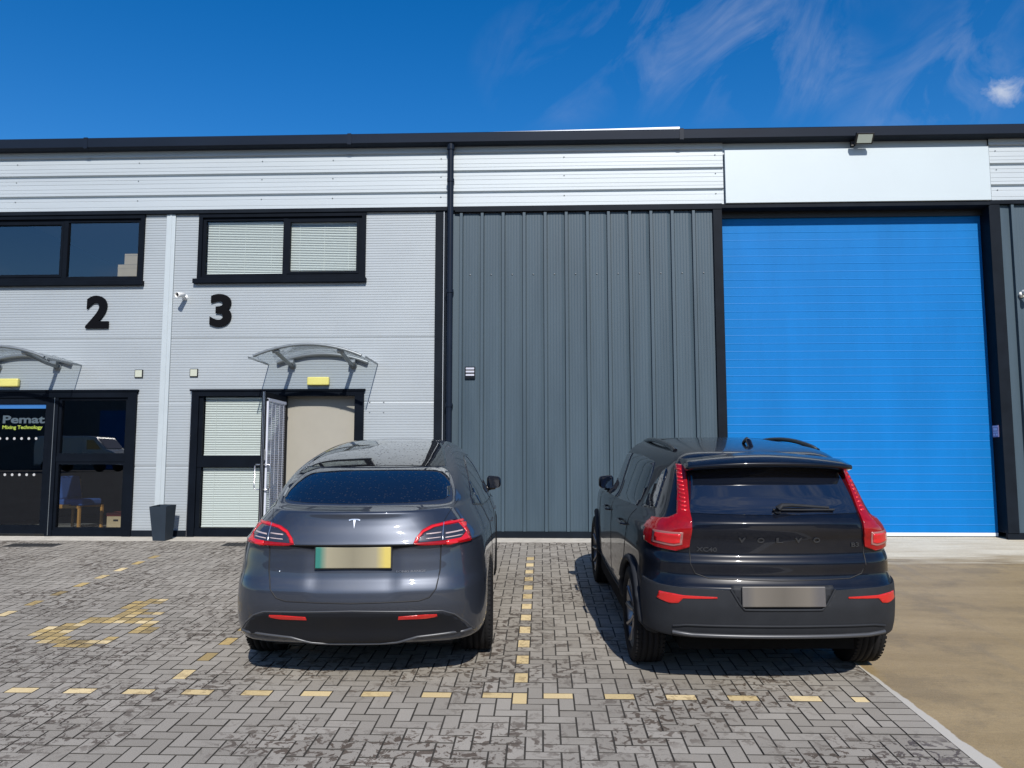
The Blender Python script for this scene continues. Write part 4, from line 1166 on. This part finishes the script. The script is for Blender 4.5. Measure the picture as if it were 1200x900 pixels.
# ---------------- black compact suv
def suv():
    e = empty('parked_car', mat=place(1.565, -6.36, R(1.8), .965, .985))
    tag(e, 'black compact SUV with tall red tail lights and roof rails, parked by the blue shutter', 'car', 'cars parked in the bays')
    rows = [
        (.335, .78, .20, .09, .16, .04, 4.25), (.36, .86, .12, .10, .18, .04, 4.34), (.385, .90, .065, .11, .20, .04, 4.38), (.42, .918, .040, .12, .22, .045, 4.41), (.50, .928, .018, .125, .23, .05, 4.425), (.62, .932, .0, .13, .24, .055, 4.42),
        (.715, .932, .004, .13, .24, .06, 4.40), (.735, .932, .022, .13, .24, .065, 4.40), (.80, .932, .050, .13, .24, .07, 4.39), (.865, .932, .045, .13, .24, .075, 4.37), (.885, .932, .050, .13, .24, .078, 4.36), (.93, .930, .075, .13, .24, .082, 4.33),
        (1.02, .925, .070, .13, .23, .088, 4.12), (1.06, .917, .055, .13, .23, .095, 3.75), (1.10, .895, .045, .13, .22, .105, 3.30), (1.135, .868, .045, .13, .21, .115, 3.15), (1.16, .850, .060, .13, .20, .12, 3.10), (1.20, .832, .105, .12, .18, .125, 3.04),
        (1.30, .800, .175, .11, .16, .14, 2.92), (1.40, .766, .245, .10, .15, .155, 2.78), (1.48, .735, .300, .10, .15, .165, 2.66), (1.525, .705, .33, .10, .15, .17, 2.56), (1.56, .668, .37, .10, .15, .17, 2.46), (1.59, .618, .45, .10, .15, .16, 2.36),
        (1.615, .54, .60, .10, .14, .14, 2.24), (1.632, .44, .80, .09, .12, .11, 2.10), (1.643, .32, 1.02, .08, .10, .08, 1.95), (1.650, .18, 1.25, .05, .06, .05, 1.78), (1.652, .08, 1.38, .02, .03, .03, 1.65)]
    def dent(x, z):
        return 0.
    sh = Shell(rows, 2.1, (.36, .34, .10), dent)
    zz = zsamples([r[0] for r in rows], .012, 1.5)
    Rw = .357; axles = (.815, 3.515); hw = .93
    build_body(sh, zz, axles, Rw, .29, hw, 'paint_black', e, (20, 14, 44, 24, 8, 8))
    # rear window
    gl = [('r', -.585, 1.195), ('r', 0, 1.188), ('r', .585, 1.195), ('r', .575, 1.25), ('r', .555, 1.40), ('r', .54, 1.50), ('r', -.54, 1.50), ('r', -.555, 1.40), ('r', -.575, 1.25)]
    sh.patch('rear_window', gl, 'car_glass', e, .004, .008, (.03, .02))
    # spoiler
    mb = MB(); n = 24; top = []; tip = []; bot = []
    vs = []; fs = []
    for i in range(n+1):
        x = -.58+1.16*i/n; q = abs(x)/.58
        yb = .155+.085*q**2.6; zt_ = 1.540-.030*q**2.2
        fy = .55+.10*q
        zr = 1.615-.06*q**2
        vs += [(x, fy, zr-.012), (x, (fy+yb)/2, (zr+zt_)/2+.010), (x, yb+.015, zt_+.004), (x, yb, zt_-.008), (x, yb+.012, zt_-.026), (x, .33, zt_-.052+.01*q), (x, .42, zt_-.05)]
    m7 = 7
    for i in range(n):
        for j in range(m7): fs.append((i*m7+j, (i+1)*m7+j, (i+1)*m7+(j+1) % m7, i*m7+(j+1) % m7))
    fs.append(list(range(m7))); fs.append([n*m7+j for j in range(m7)][::-1])
    mb.add(vs, fs, 0, True); mb.build('roof_spoiler', M['paint_black'], e, fixn=True)
    mb = MB(); mb.box(-.16, .16, .185, .200, 1.517, 1.529); mb.build('brake_light', M['red_lens'], e)
    # roof rails, fin, wiper
    for sg in (-1, 1):
        mb = MB(); pts = []
        for i in range(15):
            t = i/14; y = .80+1.45*t; h = .030*math.sin(PI*min(1, t*1.0))**.5 if 0 < t < 1 else 0
            z = 1.598+.022*math.sin(PI*t)
            pts.append((sg*(.555+.02*math.sin(PI*t)), y, z-.014+h))
        mb.tube(pts, .020, 8); mb.build('roof_rail', M['gloss_plastic'], e)
    mb = MB()
    mb.tube([(0, .66, 1.60), (0, .73, 1.655), (0, .78, 1.675), (0, .86, 1.65), (0, .92, 1.62)], [.020, .022, .017, .014, .006], 10)
    mb.build('roof_fin', M['gloss_plastic'], e)
    mb = MB(); wz = 1.215
    p = lambda x, z, o: tuple(sh.P(sh.uv('r', x, z), z)+sh.N(sh.uv('r', x, z), z)*o)
    mb.tube([p(-.0, 1.205, .01), p(-.0, 1.215, .035), p(.03, 1.232, .04), p(.10, 1.236, .035), p(.36, 1.222, .025)], [.022, .022, .016, .012, .008], 8)
    mb.tube([p(-.03, 1.215, .018), p(.16, 1.214, .016), p(.40, 1.212, .016)], .008, 6)
    mb.build('rear_wiper', M['tex_plastic'], e)
    # side glass
    for k in ('s', 'l'):
        def sw(pp, nm='side_window', m_='car_glass'): return sh.patch(nm, [(k, a, z) for a, z in pp], m_, e, .004, .008, (.02, .02))
        sw([(.50, 1.19), (.86, 1.155), (.80, 1.30), (.64, 1.47), (.58, 1.44)], 'quarter_window', 'glass_black')
        sw([(.98, 1.145), (1.82, 1.115), (1.82, 1.505), (1.40, 1.51), (.98, 1.49), (.92, 1.42), (.90, 1.30)])
        sw([(1.90, 1.113), (2.80, 1.10), (2.74, 1.20), (2.52, 1.40), (2.40, 1.475), (1.90, 1.503)])
        sh.seam('shut_line', [[(k, .93, 1.13), (k, 1.05, .95), (k, 1.14, .70), (k, 1.24, .44)], [(k, 1.86, 1.10), (k, 1.88, .70), (k, 1.88, .43)], [(k, 2.86, 1.06), (k, 2.95, .80), (k, 2.97, .43)]], e, .004)
        for a in (1.12, 2.02):
            mb = MB(); ln = sh.line([(k, a, .985), (k, a+.22, .99)], off=.028); ln = [sh.P(sh.uv(k, a-.01, .985), .985)]+ln+[sh.P(sh.uv(k, a+.24, .99), .99)]
            mb.tube(ln, .014, 8, flat=.7); mb.build('door_handle', M['paint_black'], e)
        # sill cladding
        sh.patch('sill_cladding', [(k, 1.24, .345), (k, 1.28, .42), (k, 3.06, .42), (k, 3.10, .345)], 'tex_plastic', e, .012, .02, (.03, .03))
        for ya in axles:
            mb = MB(); rr = Rw+.055; ln = []
            for q in range(29):
                a = R(-14)+R(208)*q/28; yy = ya+rr*math.cos(a); z_ = Rw+rr*math.sin(a)
                z_ = max(z_, .345); yy = max(yy, .14)
                u = sh.uv(k, yy, z_); ln.append(sh.P(u, z_)+sh.N(u, z_)*.004)
            mb.tube(ln, .028, 8); mb.build('arch_trim', M['tex_plastic'], e)
    # tailgate seam
    sh.seam('tailgate_seam', [[('r', -.585, 1.19), ('r', -.60, 1.0), ('r', -.60, .86), ('r', -.57, .80), ('r', -.48, .772), ('r', 0, .762), ('r', .48, .772), ('r', .57, .80), ('r', .60, .86), ('r', .60, 1.0), ('r', .585, 1.19)]], e, .0045)
    # lower bumper cladding, wraps round to the wheel arches
    lo = [('r', -.55, .712), ('r', -.80, .718), ('l', .37, .73), ('l', .40, .60), ('l', .36, .45), ('l', .36, .40), ('r', -.72, .385), ('r', -.60, .38), ('r', .60, .38), ('r', .72, .385), ('s', .36, .40), ('s', .36, .45), ('s', .40, .60), ('s', .37, .73), ('r', .80, .718), ('r', .55, .712), ('r', .345, .705), ('r', .29, .62), ('r', .255, .585), ('r', -.255, .585), ('r', -.29, .62), ('r', -.345, .705)]
    sh.patch('bumper_cladding', lo, 'tex_plastic', e, .010, .016, (.02, .02))
    sh.patch('plate_recess', [('r', -.345, .735), ('r', -.345, .705), ('r', -.29, .62), ('r', -.255, .587), ('r', .255, .587), ('r', .29, .62), ('r', .345, .705), ('r', .345, .735)], 'tex_plastic', e, .001, .006, (.02, .02))
    rc = [('r', -.350, .712), ('r', -.295, .620), ('r', -.260, .582), ('r', .260, .582), ('r', .295, .620), ('r', .350, .712)]
    mb = MB(); mb.tube(sh.line(rc, off=.010), .008, 8); mb.build('recess_rim', M['tex_plastic'], e)
    mb = MB(); mb.bbox(-.28, .28, -.008, .006, -.066, .066, .005); pl = mb.build('number_plate', M['plate_grey'], e); pl.location = (0, -.004, .668); pl.rotation_euler = (R(-4), 0, 0)
    mb = MB(); mb.tube(sh.line([('r', -.72, .455), ('r', -.64, .468), ('r', -.3, .472), ('r', .3, .472), ('r', .64, .468), ('r', .72, .455)], off=.012), .008, 8); mb.build('bumper_ridge', M['tex_plastic'], e)
    mb = MB(); mb.tube(sh.line([('r', -.72, .415), ('r', -.60, .405), ('r', .60, .405), ('r', .72, .415)], off=.016), .014, 8)
    mb.build('skid_plate', M['trim_line'], e)
    # lights
    def lamp(sg):
        k = 's' if sg > 0 else 'l'
        def c(L_): return [((q[0], sg*q[1], q[2]) if q[0] == 'r' else (k, q[1], q[2])) for q in L_]
        P_ = c([('r', .555, 1.50), ('r', .605, 1.50), ('r', .640, 1.30), ('r', .665, 1.18), ('r', .72, 1.15), ('r', .80, 1.13), ('s', .42, 1.115), ('s', .46, 1.09), ('s', .40, .98), ('r', .80, .955), ('r', .68, .945), ('r', .60, .975), ('r', .585, 1.10), ('r', .582, 1.20), ('r', .570, 1.36)])
        o = sh.patch('tail_light', P_, 'red_lens', e, .016, .024, (.015, .015))
        sh.patch('lamp_box', c([('r', .64, 1.075), ('r', .81, 1.065), ('r', .82, .985), ('r', .69, .975), ('r', .645, .99)]), 'lamp_rim', o, .019, .004, (.015, .015))
        sh.patch('lamp_glow', c([('r', .655, 1.063), ('r', .80, 1.053), ('r', .805, 1.000), ('r', .695, .991), ('r', .66, 1.0)]), 'red_bright', o, .022, .004, (.015, .015))
        for q in range(11):
            z_ = 1.20+.026*q; a = .598-.05*(z_-1.2)
            sh.patch('light_element', c([('r', a, z_), ('r', a+.038-.03*(z_-1.2), z_+.002), ('r', a+.038-.03*(z_-1.2), z_+.014), ('r', a, z_+.012)]), 'red_bright', o, .0175, .003, (.05, .05))
        sh.patch('reflector', c([('r', .44, .650), ('r', .44, .662), ('r', .66, .665), ('r', .72, .672), ('r', .80, .675), ('r', .815, .625), ('r', .74, .605), ('r', .69, .612), ('r', .66, .645)]), 'amber_red', e, .014, .012, (.02, .015))
    lamp(1); lamp(-1)
    # raised lettering
    for i, ch in enumerate('VOLVO'):
        me = text_mesh(ch, 1, .03, 1.); cx = -.255+.1275*i; sh.decal('lettering', me, cx-.024, cx+.024, 1.010, 1.045, 'badge', e, .007, .006)
    me = text_mesh('XC40', 1, .02, 1.); sh.decal('lettering', me, -.555, -.42, .945, .975, 'badge', e, .007, .006)
    me = text_mesh('B3', 1, .02, 1.); sh.decal('lettering', me, .505, .56, .975, 1.005, 'badge', e, .007, .006)
    for sg in (-1, 1):
        for ya in axles: wheel(e, sg*(.93-.120), ya, Rw, .235, sg, 10, 'rim_silver')
        mirror(sg, sg*.79, 2.66, 1.17, 'gloss_plastic', e)
    mb = MB(); mb.box(-.62, .62, .35, 4.1, .22, .36)
    for sg in (-1, 1): mb.box(sg*.84-.05, sg*.84+.05, 1.25, 3.08, .23, .36); mb.build('underbody', M['liner'], e)
suv()

# ------------------------------------------------------------------ across the yard (seen only as reflections)
e = empty('facing_warehouse', (0, -50, ZF))
mb = MB(); mb.box(-90, 60, -14, 0, 0, 7.2); mb.build('wall', M['opp_wall'], e)
mb = MB(); mb.box(-90, 60, .0, .08, 5.6, 7.0); mb.build('fascia', M['silver_band'], e)
for k in range(10):
    x = -72+k*13; mb = MB(); mb.box(x-2, x+2, .0, .05, 0, 4.6)
    for q in range(18): mb.box(x-2, x+2, .05, .06, .2+q*.25, .22+q*.25)
    mb.build('loading_door', M['blue_door'], e)
mb = MB(); mb.box(-90.2, 60.2, -14.2, .3, 7.2, 7.5); mb.build('roof', M['gutter'], e)
tag(e, 'grey industrial unit standing across the yard behind the camera', 'building')
def van(x, y, yaw):
    e = empty('parked_van', (x, y, ZF)); e.rotation_euler = (0, 0, yaw)
    side = [(-2.4, .35), (-2.45, 1.2), (-2.38, 1.95), (-2.2, 2.0), (.9, 2.0), (1.25, 1.93), (1.85, 1.28), (2.35, 1.12), (2.48, .85), (2.48, .38)]
    bm = bmesh.new(); n = len(side)
    a = [bm.verts.new((px, -.93, pz)) for px, pz in side]; b = [bm.verts.new((px, .93, pz)) for px, pz in side]
    bm.faces.new(a); bm.faces.new(b[::-1])
    for i in range(n): bm.faces.new((a[i], b[i], b[(i+1) % n], a[(i+1) % n]))
    bmesh.ops.recalc_face_normals(bm, faces=bm.faces)
    bmesh.ops.bevel(bm, geom=[q for q in bm.edges if abs(abs(q.verts[0].co.y)-.93) < .01 and abs(q.verts[0].co.y-q.verts[1].co.y) < .1], offset=.09, segments=3, affect='EDGES', profile=.5)
    mb = MB(); mb.bm(bm); mb.build('body', M['van_white'], e)
    for sg in (-1, 1):
        mb = MB(); mb.prism([(.75, 1.25), (.75, 1.78), (1.15, 1.78), (1.62, 1.25)], sg*.925, sg*.94); mb.build('side_window', M['car_glass'], e)
    mb = MB(); mb.add([(1.33, -.78, 1.87), (1.33, .78, 1.87), (1.86, .82, 1.32), (1.86, -.82, 1.32)], [(0, 1, 2, 3)]); mb.build('windscreen', M['car_glass'], e)
    for xx in (-1.6, 1.55):
        for sg in (-1, 1):
            mb = MB(); mb.lathe([(0, -.1), (.3, -.1), (.33, -.07), (.33, .07), (.3, .1), (0, .1)], 'y', 28, 0, Matrix.Translation((xx, sg*.86, .33))); mb.build('wheel', M['tyre'], e)
    return e
tag(van(-26.2, -33, R(4)), 'white panel van parked across the yard behind the camera', 'van')

# ------------------------------------------------------------------ light, sky, camera
SUN_EL, SUN_AZ = R(38), R(11)
sd = Vector((math.sin(SUN_AZ)*math.cos(SUN_EL), -math.cos(SUN_AZ)*math.cos(SUN_EL), math.sin(SUN_EL)))
sl = bpy.data.lights.new('sun', 'SUN'); sl.energy = 5.0; sl.angle = R(.53); sl.color = (1, .955, .89)
so = bpy.data.objects.new('sun', sl); link(so); so.rotation_euler = sd.to_track_quat('Z', 'Y').to_euler()

w = bpy.data.worlds.new('World'); scene.world = w; w.use_nodes = True; nt = w.node_tree; L = nt.links.new
bg = nt.nodes['Background']; bg.inputs[1].default_value = .085
sky = nt.nodes.new('ShaderNodeTexSky'); sky.sky_type = 'NISHITA'; sky.sun_disc = False
sky.sun_elevation = SUN_EL; sky.sun_rotation = math.atan2(sd.x, sd.y); sky.altitude = 50; sky.air_density = 1.0; sky.dust_density = .4; sky.ozone_density = 3.0
tc = nt.nodes.new('ShaderNodeTexCoord'); sp = nt.nodes.new('ShaderNodeSeparateXYZ'); L(tc.outputs['Generated'], sp.inputs[0])
def mth(op, a, b=None, cl=False):
    q = nt.nodes.new('ShaderNodeMath'); q.operation = op; q.use_clamp = cl
    for i, s in enumerate((a, b)):
        if s is None: continue
        if isinstance(s, (int, float)): q.inputs[i].default_value = s
        else: L(s, q.inputs[i])
    return q.outputs[0]
ay = mth('MAXIMUM', mth('ABSOLUTE', sp.outputs[1]), .05)
ga = mth('DIVIDE', sp.outputs[0], ay); gb = mth('DIVIDE', sp.outputs[2], ay)
def blob(ca, cb, ra, rb, rot=0., soft=1.0):
    da = mth('SUBTRACT', ga, ca); db = mth('SUBTRACT', gb, cb)
    c, s = math.cos(rot), math.sin(rot)
    x = mth('DIVIDE', mth('ADD', mth('MULTIPLY', da, c), mth('MULTIPLY', db, s)), ra)
    y = mth('DIVIDE', mth('SUBTRACT', mth('MULTIPLY', db, c), mth('MULTIPLY', da, s)), rb)
    r = mth('ADD', mth('MULTIPLY', x, x), mth('MULTIPLY', y, y))
    return mth('SUBTRACT', 1, mth('POWER', r, soft), True)
cb_ = nt.nodes.new('ShaderNodeCombineXYZ'); L(ga, cb_.inputs[0]); L(gb, cb_.inputs[1])
def snoise(scale, sx, sy, rot, det, rough, dist, seed=0):
    mp = nt.nodes.new('ShaderNodeMapping'); mp.vector_type = 'POINT'; mp.inputs['Scale'].default_value = (sx, sy, 1); mp.inputs['Location'].default_value = (seed, seed*.7, 0)
    m0 = nt.nodes.new('ShaderNodeMapping'); m0.inputs['Rotation'].default_value = (0, 0, rot); L(cb_.outputs[0], m0.inputs[0]); L(m0.outputs[0], mp.inputs[0])
    n = nt.nodes.new('ShaderNodeTexNoise'); n.inputs['Scale'].default_value = scale; n.inputs['Detail'].default_value = det
    n.inputs['Roughness'].default_value = rough; n.inputs['Distortion'].default_value = dist; L(mp.outputs[0], n.inputs['Vector']); return n.outputs['Fac']
def rng(src, a, b, c, d):
    r = nt.nodes.new('ShaderNodeMapRange'); r.inputs[1].default_value = a; r.inputs[2].default_value = b; r.inputs[3].default_value = c; r.inputs[4].default_value = d; L(src, r.inputs[0]); return r.outputs[0]
wn = snoise(7, .8, 1.6, R(-48), 8, .60, .9)
wn2 = snoise(3.2, 1, 1, 0, 5, .55, .6, 3)
wisp = mth('MULTIPLY', rng(wn, .44, .80, 0, 1), rng(wn2, .38, .62, 0, 1))
m1 = mth('MAXIMUM', mth('MAXIMUM', blob(.26, .56, .30, .14, 0), blob(.55, .50, .24, .10, R(35))), mth('MULTIPLY', blob(.02, .52, .12, .10), .5))
m1 = mth('MAXIMUM', m1, blob(.16, .50, .12, .035, R(5)))
wsp = mth('MULTIPLY', mth('MULTIPLY', wisp, m1), .42)
pn = snoise(26, 1, 1.2, R(-30), 8, .62, .4, 7)
puff = mth('MULTIPLY', rng(mth('ADD', mth('MULTIPLY', pn, .9), mth('MULTIPLY', blob(.592, .475, .044, .034, R(25), .8), .30)), .56, .85, 0, .75), blob(.592, .475, .055, .045, R(25), .8))
back = mth('MULTIPLY', mth('MULTIPLY', rng(snoise(2.2, 1, 2.0, 0, 8, .6, .3, 11), .46, .72, 0, .6), mth('LESS_THAN', sp.outputs[1], 0)), mth('GREATER_THAN', sp.outputs[2], 0))
fac = mth('MAXIMUM', mth('MAXIMUM', wsp, puff), back)
hs = nt.nodes.new('ShaderNodeHueSaturation'); hs.inputs['Saturation'].default_value = 1.42; hs.inputs['Hue'].default_value = .507; hs.inputs['Value'].default_value = 1.5; L(sky.outputs[0], hs.inputs['Color'])
mx = nt.nodes.new('ShaderNodeMix'); mx.data_type = 'RGBA'; L(fac, mx.inputs[0]); L(hs.outputs[0], mx.inputs[6]); mx.inputs[7].default_value = (7.5, 8, 9, 1)
L(mx.outputs[2], bg.inputs[0])

cd = bpy.data.cameras.new('camera'); cam = bpy.data.objects.new('camera', cd); link(cam); scene.camera = cam
cd.sensor_width = 36; cd.lens = 932/1200*36; cd.clip_end = 2000
cam.location = (0, -11.73, 1.095); cam.rotation_euler = (R(90+5.6), 0, R(2.15))
vs = scene.view_settings; vs.view_transform = 'Standard'; vs.look = 'None'; vs.gamma = 1; vs.exposure = .10; vs.use_curve_mapping = False
scene.render.engine = 'CYCLES'; scene.cycles.max_bounces = 8; scene.cycles.transparent_max_bounces = 12
